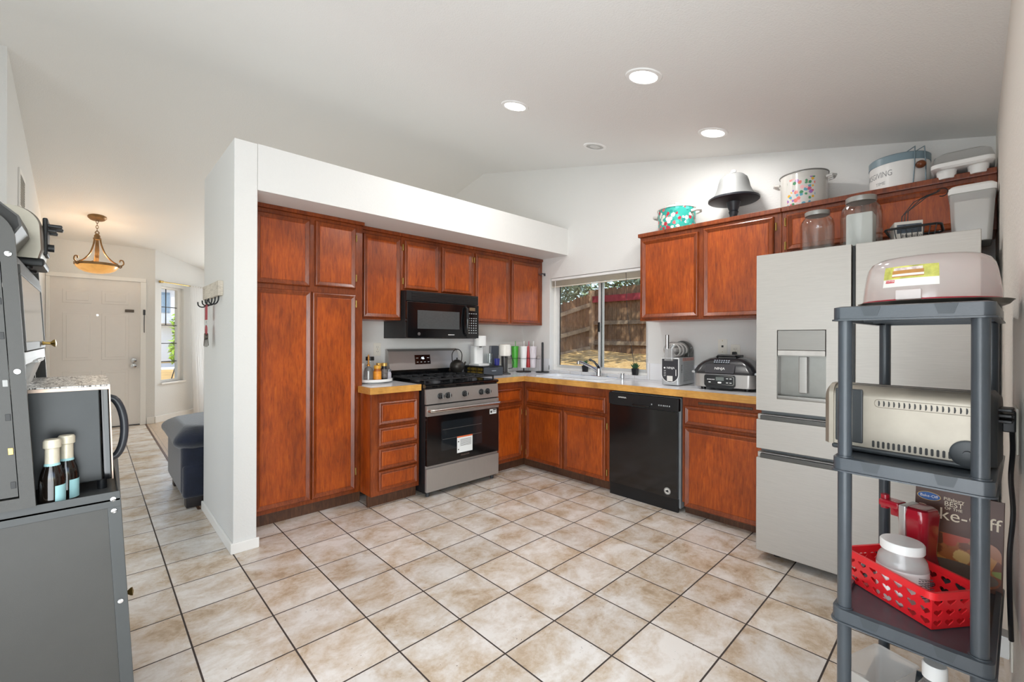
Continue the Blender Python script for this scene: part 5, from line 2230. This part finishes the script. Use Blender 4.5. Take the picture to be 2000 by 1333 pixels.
g = G()
g.box(-.0875, -.080, .085, .155, .03, .195, .01)
g.box(-.06, .06, .13, .16, .0, .02, .004)
part('side_grip', g, P('toaster_charcoal', '34383b', .35), t)
g = G()
g.box(-.088, .088, -.17, .165, .004, .020, .006)
part('base', g, P('toaster_charcoal', '34383b', .35), t)
g = G()
g.loft([[(-.0826, y, z) for y, z in rrect(-.155, .058, .145, .170, .011)], [(-.0842, y, z) for y, z in rrect(-.153, .056, .147, .168, .010)]])
part('vent_band', g, TS, t)
g = G()
for k in range(18):
    y = .048 - k * .0115
    g.prism([(y, .149), (y, .166), (y - .003, .1645), (y - .0042, .1575), (y - .003, .1505)], 'x', -.0848, -.0838)
part('vent_slots', g, TEXTD, t)
g = G()
for k in range(17):
    y = .06 - k * .0118
    g.prism(rrect(y - .003, y + .003, .024, .044, .0029, 3), 'x', -.0828, -.0815)
part('lower_slots', g, TEXTD, t)
g = G()
for x in (-.028, .028):
    g.box(x - .011, x + .011, -.14, .13, .2045, .2056)
part('bread_slot', g, TEXTD, t)
g = G()
g.lathe([(.036, 0), (.036, -.005), (.030, -.007), (.010, -.007), (.009, -.014), (0, -.014)], (-.0825, -.140, .044), 32, 'x', sx=1)
part('control_boss', g, P('toaster_charcoal', '34383b', .35), t)
g = G()
for z, w_ in ((.15, .012), (.165, .010), (.135, .010)):
    g.box(-.04, .02, -.215, -.188, z - .005, z + .004, .003)
part('lever', g, BLACK, t)

pts = [(.30, -1.690, 1.06), (.31, -1.693, .98), (.315, -1.690, .90), (.33, -1.695, .80), (.305, -1.688, .70), (.31, -1.688, .60), (.32, -1.690, .52), (.34, -1.693, .44)]
def smooth(p, n=6):
    out = []
    for i in range(len(p) - 1):
        p0, p1, p2, p3 = (Vector(p[max(i - 1, 0)]), Vector(p[i]), Vector(p[i + 1]), Vector(p[min(i + 2, len(p) - 1)]))
        for k in range(n):
            u = k / n
            out.append(.5 * ((2 * p1) + (p2 - p0) * u + (2 * p0 - 5 * p1 + 4 * p2 - p3) * u * u + (3 * p1 - p0 - 3 * p2 + p3) * u ** 3))
    out.append(Vector(p[-1]))
    return out
g = G()
g.tube(smooth(pts), .0055, 8)
g.box(.285, .315, -1.698, -1.672, 1.03, 1.09, .004)
solo('appliance_cord', g, BLACK, 'black power cord hanging between the grey shelf and the cream wall', 'cord', (.30, -1.69, .44))
t = thing('wall_outlet', 'wall outlet low on the cream wall behind the grey shelf', 'outlet', (.56, YC, .32), world_coords=True)
g = G()
g.box(.52, .60, YC, YC + .006, .26, .38, .003)
part('plate', g, IVORY, t)
g = G()
g.box(.53, .59, YC + .006, YC + .04, .29, .36, .006)
solo('plug_adapter', g, WHITEP, 'white plug-in adapter in the low wall outlet behind the grey shelf', 'adapter', (.56, YC + .02, .29))
t = thing('light_switch', 'white light switch plate on the cream wall at the right edge', 'light switch', (.395, YC, 1.02), world_coords=True)
g = G()
g.box(.335, .455, YC, YC + .006, .962, 1.092, .003)
part('plate', g, IVORY, t)
g = G()
for x in (.37, .42):
    g.box(x - .005, x + .005, YC + .006, YC + .022, 1.02, 1.034, .002)
part('toggle', g, IVORY, t)

# cookbook, can opener, basket, jar on the third shelf
S3 = tiers[1] + .0285
t = thing('cookbook', 'brown cookbook with a chicken picture standing on the grey shelf', 'book', (.49, -1.578, S3), -8)
mxb = Matrix.Rotation(R(9), 4, 'Y')
BW, BH = .205, .278
g = G(mxb)
g.box(.001, .011, -BW / 2 + .003, BW / 2 - .002, .002, BH - .002)
part('pages', g, P('page_cream', 'e2d6c2', .7), t)
g = G(mxb)
g.box(-.001, .001, -BW / 2, BW / 2, 0, BH)
g.box(.011, .013, -BW / 2, BW / 2, 0, BH)
g.box(-.001, .013, BW / 2 - .001, BW / 2 + .001, 0, BH)
cv = part('cover', g, P('cover_brown', '5b3522', .4, coat=0, vary=.3, vscale=7), t)
cm = mxb @ frame((-.0012, 0, 0), (0, -1, 0), (0, 0, 1))
g = G(cm)
g.prism([(x, y) for x, y in rrect(-.095, .10, .01, .145, .03)], 'z', 0, .0004)
part('food_picture', g, marks_mat('roast_picture', 'a8622f', ('8a4a1f', 'c58642', 'd9b46b', '6b3a1c', 'b5482c', 'a8622f', '8f9a4a', '7a3f1a'), 28, .75, .3), cv)
g = G(cm)
g.prism([(.0 + .095 * math.cos(R(a)), .035 + .030 * math.sin(R(a))) for a in range(0, 360, 12)], 'z', .0004, .0007)
part('plate_picture', g, P('plate_grey_brown', '6b5d50', .35, vary=.1), cv)
g = G(cm)
g.prism([(-.0695 + .030 * math.cos(R(a)), .252 + .014 * math.sin(R(a))) for a in range(0, 360, 12)], 'z', .0002, .0006)
bd = part('badge', g, P('badge_gold', 'd9b45a', .4, vary=0), cv)
g = G(cm)
g.prism([(-.0695 + .028 * math.cos(R(a)), .252 + .0125 * math.sin(R(a))) for a in range(0, 360, 12)], 'z', .0006, .0009)
part('badge_field', g, P('badge_blue', '1f5fae', .4, vary=0), bd)
part('badge_lettering', G().text('Bake-Off', .0125, cm @ Matrix.Translation((-.0695, .252, .0011)), .0002), TEXTW, bd)
for s_, z_, x_, sc in (('Pillsbury', .254, -.009, .0145), ('BEST', .239, -.009, .0215), ('OF THE', .2245, -.009, .0125), ('Bake-Off', .203, .000, .054)):
    part('lettering', G().text(s_, sc, cm @ Matrix.Translation((x_, z_, .0008)), .0002), P('cover_print', 'f0e2c8', .5, vary=0), cv)

t = thing('can_opener', 'red electric can opener standing behind the red basket', 'can opener', (.40, -1.497, S3), -22)
REDG = P('red_gloss', 'a5182a', .15, coat=.6, vary=.04)
g = G()
g.loft([[(x + o_, y, z) for x, y in rrect(-.05 + i, .05 - i, -.043 + i, .043 - i, .02)] for z, i, o_ in ((0, -.004, 0), (.01, -.006, 0), (.10, .008, 0), (.19, .004, 0), (.222, .002, 0), (.240, .006, 0), (.246, .014, 0))])
part('body', g, REDG, t)
g = G()
g.box(-.0505, .03, .010, .030, .004, .2475, .004)
part('silver_stripe', g, P('silver_band', 'c9c7c5', .25, .6, vary=.02), t)
g = G()
g.box(-.03, .02, .04, .098, .220, .243, .006)
g.cyl((-.005, .090, .210), .012, .045, n=16)
g.box(-.02, .01, .042, .068, .195, .222, .004)
part('cutting_head', g, REDG, t)


def heart(n):
    pts = []
    for k in range(n):
        a = 2 * math.pi * k / n
        x, y = 16 * math.sin(a) ** 3, 13 * math.cos(a) - 5 * math.cos(2 * a) - 2 * math.cos(3 * a) - math.cos(4 * a)
        pts.append((x / 17, (y + 2.2) / 17))
    return pts


def square_pt(a):
    c, s = math.sin(a), math.cos(a)
    m = max(abs(c), abs(s))
    return c / m, s / m


def pierced(g, P0, P1, P2, P3, nu, nv, size=.78, flip=False):
    """a wall P0 P1 (bottom) P3 P2 (top) made of cells, each with a heart-shaped hole"""
    P0, P1, P2, P3 = map(Vector, (P0, P1, P2, P3))
    nrm = (P1 - P0).cross(P3 - P0).normalized()
    bil = lambda u, v: (P0 * (1 - u) + P1 * u) * (1 - v) + (P3 * (1 - u) + P2 * u) * v
    N = 20
    hp = heart(N)
    for j in range(nv):
        for i in range(nu):
            cu, cv_, hu, hv = (i + .5) / nu, (j + .5) / nv, .5 / nu, .5 / nv
            inn, out_ = [], []
            for k in range(N):
                a = math.atan2(hp[k][0], hp[k][1])
                sx2, sy2 = square_pt(a)
                inn.append(bil(cu + hp[k][0] * hu * size, cv_ + hp[k][1] * hv * size))
                out_.append(bil(cu + sx2 * hu, cv_ + sy2 * hv))
            # exact corners: insert by snapping the nearest points
            for cx, cy in ((1, 1), (1, -1), (-1, -1), (-1, 1)):
                tgt = bil(cu + cx * hu, cv_ + cy * hv)
                kk = min(range(N), key=lambda q: (out_[q] - tgt).length)
                out_[kk] = tgt
            th = nrm * .0022
            vi, vo = [g.v(p) for p in inn], [g.v(p) for p in out_]
            wi, wo = [g.v(p - th) for p in inn], [g.v(p - th) for p in out_]
            for k in range(N):
                l_ = (k + 1) % N
                g.f([vo[k], vo[l_], vi[l_], vi[k]])
                g.f([wo[l_], wo[k], wi[k], wi[l_]])
                g.f([vi[k], vi[l_], wi[l_], wi[k]])


def pierced_box(L, W, H, tap, zb, nu, nw, nv):
    g = G()
    b0 = [(-L / 2 + tap, -W / 2 + tap, zb), (L / 2 - tap, -W / 2 + tap, zb), (L / 2 - tap, W / 2 - tap, zb), (-L / 2 + tap, W / 2 - tap, zb)]
    t0 = [(-L / 2, -W / 2, H), (L / 2, -W / 2, H), (L / 2, W / 2, H), (-L / 2, W / 2, H)]
    for i in range(4):
        j = (i + 1) % 4
        pierced(g, b0[i], b0[j], t0[j], t0[i], nu if i % 2 == 0 else nw, nv)
    g.box(-L / 2 + tap, L / 2 - tap, -W / 2 + tap, W / 2 - tap, zb - .001, zb + .0015)
    return g


t = thing('red_basket', 'red plastic basket with heart-shaped holes on the grey shelf', 'basket', (.232, -1.487, S3 + .001), 53.8)
part('basket_body', pierced_box(.262, .165, .092, .012, .002, 7, 4, 3), RED, t)
g = G()
o_, i_ = rrect(-.137, .137, -.089, .089, .02), rrect(-.129, .129, -.081, .081, .016)
L3 = lambda o, zz: [(x, y, zz) for x, y in o]
g.loft([L3(o_, .088), L3(o_, .108), L3(i_, .108), L3(i_, .088), L3(o_, .088)], False, False)
part('rim', g, RED, t)
g = G()
for s in (-1, 1):
    g.prism([(s * .131, .06), (s * .150, .052), (s * .160, .068), (s * .139, .078)], 'y', -.04, .04) if s > 0 else None
g.loft([[(.13, -.092, .095), (.13, -.0955, .095), (.13, -.0955, .112), (.13, -.092, .112)], [(.0, -.094, .085), (.0, -.0975, .085), (.0, -.0975, .102), (.0, -.094, .102)], [(-.13, -.092, .070), (-.13, -.0955, .070), (-.13, -.0955, .087), (-.13, -.092, .087)]])
part('folded_handle', g, RED, t)
t = thing('plastic_jar', 'clear plastic jar with a white lid and a printed label in the red basket', 'jar', (.228, -1.472, S3 + .0055))
g = G()
g.lathe([(.055, 0), (.06, .006), (.06, .105), (.056, .125), (.046, .14), (.046, .155)], n=40)
part('body', g, FROST, t)
g = G()
g.lathe([(.051, .148), (.052, .15), (.052, .17), (.049, .174), (0, .174)], n=40)
part('lid', g, WHITEP, t)
g = G()
g.lathe([(.0606, .03), (.0606, .103)], n=48, caps=False)
lb = part('wrap_label', g, P('label_paper', 'eeeeec', .5, vary=.01), t)
a = R(205)
lm = frame((.0608 * math.cos(a), .0608 * math.sin(a), .098), (-math.sin(a), math.cos(a), 0), (0, 0, 1))
g = G()
g.text('Nutrition Facts', .0062, lm @ Matrix.Translation((.016, -.006, 0)), .0003, 'LEFT', .061)
for k in range(9):
    for u in range(5):
        g.box(.016 + u * .0085, .016 + u * .0085 + (.0082 if k % 3 else .005), -.014 - k * .006, -.012 - k * .006, -.006 * 0 - .0006 - (.016 + u * .0085) ** 2 / .122, .0003 - (.016 + u * .0085) ** 2 / .122, mat=lm)
part('label_print', g, P('label_ink', '5a5a60', .5, vary=0), lb)

# bottom tier
S4 = tiers[0] + .0285
t = thing('storage_bin', 'clear plastic bin on the lowest tier of the grey shelf', 'bin', (.22, -1.42, S4), -20)
g = G()
g.loft([[(x, y, z) for x, y in rrect(-.10 + i, .10 - i, -.055 + i, .055 - i, .015)] for z, i in ((0, .015), (.20, .0), (.205, -.005))], True, False)
part('body', g, FROST, t)
t = thing('cleaner_bottle', 'clear plastic bottle with a white cap on the lowest tier of the grey shelf', 'bottle', (.185, -1.545, S4))
g = G()
g.lathe([(.045, 0), (.048, .01), (.048, .17), (.04, .21), (.026, .235), (.022, .245), (.022, .255)], n=32)
part('body', g, CLEAR, t)
g = G()
g.lathe([(.027, .252), (.027, .288), (.024, .292), (0, .292)], n=28)
part('cap', g, WHITEP, t)

# ------------------------------------------------------------------ grey metal cabinet at the left with a hutch
def sheared(k, z0):
    return Matrix(((1, 0, -k, k * z0), (0, 1, 0, 0), (0, 0, 1, 0), (0, 0, 0, 1)))


LM = sheared(.055, .815)          # the whole unit leans back a little
CX, CY0, CY1 = -1.462, .15, .95
t = thing('metal_cabinet', 'low grey steel cabinet at the left edge carrying the countertop oven', 'cabinet', (-1.75, .55, 0), world_coords=True)
g = G(LM)
g.box(-2.02, CX, CY0 + .004, CY0 + .02, .06, .795)
part('side_panel', g, CABGREY, t)
g = G(LM)
g.box(-2.02, CX, CY1 - .02, CY1, .06, .795)
part('side_panel', g, CABGREY, t)
CABD = P('grey_powder_dark', '444646', .45, vary=.03)
for y0, y1 in ((CY0, CY0 + .03), (CY1 - .03, CY1)):
    for x0, x1 in ((CX - .030, CX + .001), (-2.02, -1.99)):
        g = G(LM)
        g.box(x0, x1, y0, y1, 0, .795, .002)
        part('corner_post', g, CABD, t)
g = G(LM)
g.box(-2.02, CX + .001, CY0 - .001, CY1, .795, .80)
g.box(-2.02, CX + .001, CY0 - .001, CY0 + .004, .775, .822, .002)
g.box(-2.02, CX + .001, CY1 - .004, CY1, .775, .822, .002)
g.box(CX - .005, CX + .001, CY0, CY1, .775, .822, .002)
part('top', g, CABD, t)
g = G(LM)
g.box(-2.02, -2.01, CY0 + .02, CY1 - .02, .06, .795)
part('back_panel', g, CABGREY, t)
g = G(LM @ Matrix.Translation((CX, CY1 - .03, 0)) @ Matrix.Rotation(R(-3), 4, 'Z'))
g.box(.002, .018, -.73, 0, .08, .765, .003)
dr = part('door', g, CABD, t)
g = G(LM @ Matrix.Translation((CX, CY1 - .03, 0)) @ Matrix.Rotation(R(-3), 4, 'Z'))
g.lathe([(.007, .0), (.005, .008), (.005, .02), (.012, .028), (.013, .033), (0, .036)], (.018, -.68, .47), 18, 'x')
part('knob', g, BRASS, dr)
for z in (.80, .765, .49, .12):
    g = G(LM @ frame((CX - .016, CY0 - .0005, z), (1, 0, 0), (0, 0, 1)))
    g.lathe([(.0075, 0), (.0065, .002), (0, .0025)], n=18)
    part('bolt', g, CHROME, t)

t = thing('hutch', 'grey steel hutch with a glass flap standing on the low cabinet', 'hutch', (-1.82, .5, .8225), world_coords=True)
HX = -1.632
def arch_panel(y0, y1, x0=-2.02):
    g = G(LM)
    p = [(x0, .823), (HX, .823), (HX, 1.54)] + [(HX - .075 + .075 * math.cos(R(a)), 1.545 + .075 * math.sin(R(a))) for a in range(0, 91, 10)] + [(x0, 1.62)]
    ins = [(x0, .855), (HX - .03, .855)]
    g.prism([(x0, .823), (HX, .823), (HX, .853), (x0, .853)], 'y', y0, y1)
    g.prism([(HX - .028, .853), (HX, .853), (HX, 1.47), (HX - .028, 1.47)], 'y', y0, y1)
    q = [(x0, 1.47), (HX, 1.47), (HX, 1.54)] + p[3:13] + [(x0, 1.62)]
    q2 = [(HX - .028, 1.47), (HX, 1.47), (HX, 1.54)] + p[3:13] + [(HX - .075, 1.585)] + [(HX - .075 + .046 * math.cos(R(a)), 1.54 + .046 * math.sin(R(a))) for a in (80, 60, 40, 20, 0)]
    g.prism(q2, 'y', y0, y1)
    g.prism([(x0, 1.59), (HX - .075, 1.585), (HX - .075, 1.62), (x0, 1.62)], 'y', y0, y1)
    return g
for y0, y1 in ((CY0 - .02, CY0 - .002), (.835, .853)):
    part('side_frame', arch_panel(y0, y1), CABGREY, t)
    g = G(LM)
    g.box(-2.02, HX - .030, y0 + .003, y1 - .003, .858, 1.465)
    part('side_panel', g, CABGREY, t)
    if y0 < .3:
        for x, z, c in ((-1.668, 1.375, 'd'), (-1.668, 1.285, 'd'), (-1.668, 1.16, 'w'), (-1.668, 1.07, 'd'), (-1.668, .98, 'b'), (-1.668, .89, 'd')):
            g = G(LM)
            g.box(x - .006, x + .004, y0 + .0015, y0 + .004, z - .009, z + .009, .002)
            part('slot', g, {'d': TEXTD, 'w': P('slot_pale', '9a9a98', .3), 'b': BRASS}[c], t)
        for z in (1.50, 1.19):
            g = G(LM @ frame((HX - .014, y0 - .0005, z), (1, 0, 0), (0, 0, 1)))
            g.lathe([(.0075, 0), (.0065, .002), (0, .0025)], n=18)
            part('bolt', g, CHROME, t)
g = G(LM)
g.box(-2.02, HX, CY0, .835, 1.480, 1.497, .002)
part('top_shelf', g, CABGREY, t)
g = G(LM)
g.box(-2.02, HX, CY0, .835, 1.215, 1.225, .002)
g.box(HX - .012, HX, CY0, .835, 1.205, 1.240, .003)
part('middle_shelf', g, P('rail_glare_grey', 'a9abab', .4, .3), t)  # light reflected on the bottom rail, put into a paler grey
g = G(LM)
g.box(-2.02, -2.012, CY0, .835, .823, 1.48)
part('back_panel', g, CABGREY, t)
g = G(LM)
g.box(HX - .006, HX + .004, CY0 + .005, .83, 1.452, 1.478, .002)
g.box(HX - .006, HX + .004, CY0 + .005, .83, 1.243, 1.268, .002)
g.box(HX - .006, HX + .004, CY0 + .005, CY0 + .02, 1.268, 1.452, .002)
g.box(HX - .006, HX + .004, .815, .83, 1.268, 1.452, .002)
fl = part('glass_flap', g, CABGREY, t)
g = G(LM)
g.box(HX - .003, HX + .002, CY0 + .02, .815, 1.268, 1.452)
part('ribbed_pane', g, thin_glass('flap_glass', (.8, .82, .82, 1), .3, rough=.12, cloud=.7, cloud_col='e6e8e8'), fl)
g = G(LM)
g.lathe([(.008, 0), (.005, .008), (.005, .02), (.013, .028), (.014, .033), (0, .036)], (HX + .004, .70, 1.26), 18, 'x')
part('knob', g, BRASS, fl)

# countertop oven on the cabinet
t = thing('countertop_microwave', 'black countertop microwave with a curved handle on the low grey cabinet', 'microwave', (-1.65, .51, .8215), world_coords=True)
OM = sheared(.03, .83)
ox, oy0, oy1 = -1.476, .275, .765
g = G(OM)
g.box(-1.83, ox - .022, oy0, oy1, .832, 1.122, .004)
part('body', g, P('oven_black', '2a2c2d', .3, .3, vary=.1), t)
g = G(OM)
g.box(ox - .02, ox, oy0, oy1, .832, 1.126, .004)
d_ = part('door', g, GLOSSBLACK, t)
g = G(OM)
g.box(ox - .0005, ox + .003, oy0 - .001, oy0 + .006, .832, 1.127)
g.box(-1.83, ox + .003, oy0 - .002, oy0 + .004, 1.118, 1.128)
part('door_edge', g, P('rose_steel', 'a08d80', .3, .8), d_)
g = G(OM)
g.tube([(ox, oy0 + .07, 1.085)] + [(ox + .036 * math.sin(R(a)), oy0 + .07, .985 + .10 * math.cos(R(a))) for a in range(20, 161, 10)] + [(ox, oy0 + .07, .885)], .011, 12)
part('handle', g, P('handle_dark', '33353a', .3), t)
g = G(OM)
for k in range(8):
    g.box(-1.80, -1.74, oy0 - .0008, oy0, .86 + k * .011, .866 + k * .011)
part('side_vent', g, TEXTD, t)
g = G(OM)
for x in (-1.80, -1.50):
    for y in (oy0 + .03, oy1 - .03):
        g.cyl((x, y, .8005), .012, .033, n=12)
part('foot', g, BLACK, t)
m_, nt_, b_ = new_mat('brushed_marble_film')
n_ = noise(nt_, pos(nt_, (22, 6, 1)), 4, 6, .7, 1.5)
r_ = ramp(nt_, [(.44, '2f2f30'), (.50, 'd9d8d5'), (.60, 'f0efec')])
nt_.links.new(n_, r_.inputs[0])
nt_.links.new(r_.outputs[0], b_.inputs['Base Color'])
b_.inputs['Roughness'].default_value = .35
g = G(OM)
g.box(-1.84, ox + .003, oy0 - .004, oy1 + .004, 1.1285, 1.1325, .001)
solo('marbled_mat', g, m_, 'black and white marbled cover lying on the countertop microwave', 'mat', (-1.66, .52, 1.1285))
t = thing('plastic_tub', 'pale grey plastic tub standing on the marbled cover', 'tub', (-1.735, .50, 1.133))
g = G()
g.loft([[(x, y, z) for x, y in rrect(-.085 + i, .085 - i, -.12 + i, .12 - i, .02)] for z, i in ((0, .02), (.068, 0), (.07, -.006), (.078, -.006), (.078, .002), (.066, .004), (.004, .022))], True, True)
part('body', g, P('tub_grey', 'cfd0cf', .3, vary=.02), t)
g = G()
g.tube([(.088, y, .074) for y in (-.12, -.04, .04, .12)], .004, 6)
part('lip', g, P('tub_grey', 'cfd0cf', .3), t)


def bottle(x, y, label):
    t = thing('mini_wine_bottle', label, 'bottle', (x, y, .8005), group='mini wine bottles on the grey cabinet')
    g = G()
    g.lathe([(.024, 0), (.0275, .004), (.0275, .075), (.024, .095), (.016, .120), (.0125, .135), (.0125, .15)], n=28)
    part('body', g, P('dark_bottle_glass', '14100d', .06, coat=.6, vary=0), t)
    g = G()
    g.lathe([(.0155, .122), (.0148, .165), (.019, .168), (.019, .186), (.016, .191), (0, .191)], n=24)
    part('foil_cap', g, P('cream_foil', 'd5cdb8', .4, .2, vary=.06, vscale=60), t)
    g = G()
    g.lathe([(.0178, .112), (.0158, .124)], n=24, caps=False)
    part('neck_band', g, P('aqua_label', '9ac6ca', .5, vary=.03), t)
    g = G()
    a0, a1 = R(-75), R(40)
    g.loft([[(.0279 * math.cos(a0 + (a1 - a0) * k / 14), .0279 * math.sin(a0 + (a1 - a0) * k / 14), z) for k in range(15)] for z in (.008, .062)], False, False, closed=False)
    lb = part('front_label', g, P('aqua_label', '9ac6ca', .5, vary=.03), t)
    return t


bottle(-1.605, .19, 'small dark wine bottle with cream foil and aqua label, in front of its twin')
bottle(-1.578, .238, 'small dark wine bottle with cream foil standing behind the nearer one')

# on top of the hutch
t = thing('steel_toaster', 'rounded stainless toaster with black levers on top of the hutch', 'toaster', (-1.80, .50, 1.4975))
g = G()
op = [(-.16, .03), (.158, .03), (.165, .06)] + [(.10 + .062 * math.cos(R(a)), .125 + .062 * math.sin(R(a))) for a in range(0, 91, 10)] + [(-.10 + .062 * math.cos(R(a)), .125 + .062 * math.sin(R(a))) for a in range(90, 181, 10)]
g.loft([[(x * .97, y, z * .99) for x, z in op] if y in (-.105, .105) else [(x, y, z) for x, z in op] for y in (-.105, -.095, .095, .105)])
part('body', g, steel_mat('old_toaster_steel', '8a8479', .32, (1, 1, 1), .8), t)
g = G()
g.box(-.165, .168, -.10, .10, .006, .032, .008)
for x in (-.12, .13):
    for y in (-.07, .07):
        g.cyl((x, y, 0), .012, .01, n=12)
part('base', g, BLACK, t)
g = G()
g.box(.160, .172, -.05, .05, .05, .17, .004)
for y in (-.03, .03):
    g.box(.168, .205, y - .015, y + .015, .142, .152, .004)
    g.box(.168, .192, y - .012, y + .012, .128, .136, .003)
g.lathe([(.012, 0), (.012, .014), (0, .015)], (.172, -.03, .075), 16, 'x')
part('lever_panel', g, BLACK, t)
t = thing('panini_press', 'dark metal countertop press with a sloping chrome-edged lid on the hutch', 'press', (-1.82, .265, 1.4975))
g = G()
g.prism([(-.15, .0), (.11, .0), (.13, .04), (.155, .085), (.15, .11), (.09, .165), (-.15, .195)], 'y', -.10, .10)
part('body', g, P('press_dark', '1f1e1d', .45, .3, vary=.15), t)
g = G()
g.prism([(.128, .04), (.153, .085), (.149, .109), (.09, .164), (.092, .168), (.153, .112), (.158, .085), (.133, .037)], 'y', -.104, .104)
part('steel_edge', g, P('press_edge', '3d3b39', .4, .3), t)
g = G()
g.cyl((.035, 0, .165), .02, .055, n=20, bev=.008)
part('knob', g, P('press_dark', '1f1e1d', .45, .3, vary=.15), t)

# ------------------------------------------------------------------ hall: pendant, key rack, sofa
t = thing('pendant_light', 'bronze pendant lamp with an amber glass bowl hanging in the hall', 'pendant lamp', (-1.477, 5.973, zc(5.973)))
BRZ = P('antique_bronze', '8a6a44', .45, .5, vary=.2)
g = G(Matrix.Rotation(-math.atan(.2094), 4, 'X'))
g.lathe([(.09, 0), (.09, -.012), (.075, -.03), (.02, -.04), (0, -.04)], n=32)
part('canopy', g, BRZ, t)
g = G()
for k in range(5):
    z = -.06 - k * .033
    mm = Matrix.Translation((0, 0, z)) @ Matrix.Rotation(R(90 * (k % 2)), 4, 'Z')
    g.tube([mm @ Vector((.012 * math.cos(R(a)), 0, .021 * math.sin(R(a)))) for a in range(0, 360, 30)], .0035, 6, closed=True)
part('chain', g, BRZ, t)
g = G()
g.lathe([(.012, -.21), (.03, -.235), (.03, -.262), (.038, -.266), (.038, -.285), (.015, -.292), (.022, -.42), (.016, -.6), (.02, -.63), (0, -.64)], n=20)
g.tube([(.02 * math.cos(R(a)), 0, -.20 + .02 * math.sin(R(a))) for a in range(0, 360, 30)], .004, 6, closed=True)
part('stem', g, BRZ, t)
for k in range(3):
    a = R(100 + 120 * k)
    g = G(Matrix.Rotation(a, 4, 'Z'))
    g.tube(smooth([(.03, 0, -.27), (.045, 0, -.36), (.085, 0, -.47), (.15, 0, -.55), (.205, 0, -.585)]), .009, 8)
    g.tube(smooth([(.19, 0, -.60), (.235, 0, -.60), (.262, 0, -.575), (.255, 0, -.535), (.228, 0, -.53), (.222, 0, -.555)]), .008, 8)
    g.tube(smooth([(.20, 0, -.605), (.23, 0, -.625), (.245, 0, -.605)]), .007, 8)
    part('scroll_arm', g, BRZ, t)
g = G()
g.lathe([(.205, -.615), (.212, -.612), (.212, -.585), (.203, -.585)], n=48, caps=False)
part('ring', g, BRZ, t)
AMB = P('amber_glass', 'd8a866', .25, vary=.22, vscale=12, emit='e9a24e', estr=.45)
g = G()
g.lathe([(.206, -.60), (.195, -.635), (.165, -.668), (.12, -.692), (.06, -.706), (.0, -.71)], n=48, caps=False)
part('bowl', g, AMB, t)
o = lamp('pendant_lamp', 'POINT', (0, 0, -.50), 9, (1, .80, .56), .05)
o.parent = t

t = thing('key_rack', 'whitewashed wooden key rack with hooks on the partition wall', 'key rack', (-.915, 1.97, 1.6), world_coords=True)
g = G()
g.box(-.945, -.9155, 1.70, 2.23, 1.555, 1.650, .004)
part('board', g, wood_mat('whitewashed_board', '9c948a', 'cfc8bd', 'ddd8cf', grain=(4, 1.2, 22), rough=.7, coat=0), t)
for y in (1.76, 1.87, 1.98, 2.15):
    g = G()
    g.tube(smooth([(-.93, y, 1.575), (-.932, y, 1.53), (-.945, y, 1.505), (-.965, y, 1.50), (-.982, y, 1.512), (-.985, y, 1.535)], 4), .0042, 8)
    part('hook', g, BLACK, t)
t = thing('key_lanyard', 'red key strap with a bunch of keys hanging from the rack', 'keys', (-.96, 1.99, 1.50), world_coords=True)
g = G()
g.box(-.963, -.957, 1.965, 2.025, 1.405, 1.51, .002)
part('strap', g, P('dusty_red_strap', 'a8434a', .6), t)
g = G()
for k in range(2):
    g.tube([(-.96, 1.995 + .02 * math.cos(R(a)), 1.378 - k * .03 + .02 * math.sin(R(a))) for a in range(0, 360, 30)], .0015, 6, closed=True)
part('key_ring', g, CHROME, t)
g = G()
g.cyl((-.962, 1.995, 1.335), .035, .004, 'x', 20)
part('red_fob', g, P('dusty_red_strap', 'a8434a', .6), t)
for k, a in enumerate((-28, -10, 8, 24)):
    g = G(Matrix.Translation((-.955 - .004 * k, 1.995, 1.32)) @ Matrix.Rotation(R(a), 4, 'X'))
    g.cyl((-.001, 0, -.03), .022, .003, 'x', 16)
    g.box(-.001, .002, -.008, .008, -.10, -.045)
    part('key', g, P('key_metal', '77716a', .35, .8), t)

t = thing('sofa', 'dark navy plush sofa partly hidden behind the partition', 'sofa', (.0, 2.9, 0), world_coords=True)
NAVY = P('navy_plush', '161d30', .85, vary=.3, vscale=10, sheen=.5, bmp=.4, bscale=60)
def cushion(g, x0, x1, y0, y1, z0, z1, r):
    g.box(x0, x1, y0, y1, z0, z1, r, 5)
g = G()
cushion(g, -1.03, .95, 2.44, 3.25, .07, .33, .03)
part('base', g, NAVY, t)
for x0, x1 in ((-1.04, -.72), (.62, .96)):
    g = G()
    cushion(g, x0, x1, 2.45, 3.28, .08, .50, .05)
    part('arm', g, NAVY, t)
    g = G()
    rows = []
    for k in range(13):
        u = k / 12
        z = .42 + .185 * u
        i = .20 - .255 * math.sin(math.pi * min(1, .12 + .80 * u)) ** .45
        rows.append([(x + .010 * math.sin(y * 23 + z * 9), y + .008 * math.sin(x * 31 + z * 20), z + .010 * math.sin(x * 19 + y * 13) * u) for x, y in rrect(x0 + i * .7, x1 - i * .7, 2.47 + i, 3.27 - i, .09, 7)])
    g.loft(rows)
    part('arm_pillow', g, NAVY, t, angle=85)
g = G()
for x0, x1 in ((-.70, -.05), (-.04, .60)):
    cushion(g, x0, x1, 2.66, 3.27, .335, .50, .06)
part('seat_cushion', g, NAVY, t)
g = G()
cushion(g, -.87, .80, 2.43, 2.62, .34, .92, .07)
part('backrest', g, NAVY, t)
for x in (-.95, .85):
    for y in (2.5, 3.18):
        g = G()
        g.box(x - .06, x + .06, y - .05, y + .05, 0, .075, .006)
        part('foot', g, P('dark_wood_foot', '20191a', .5), t)
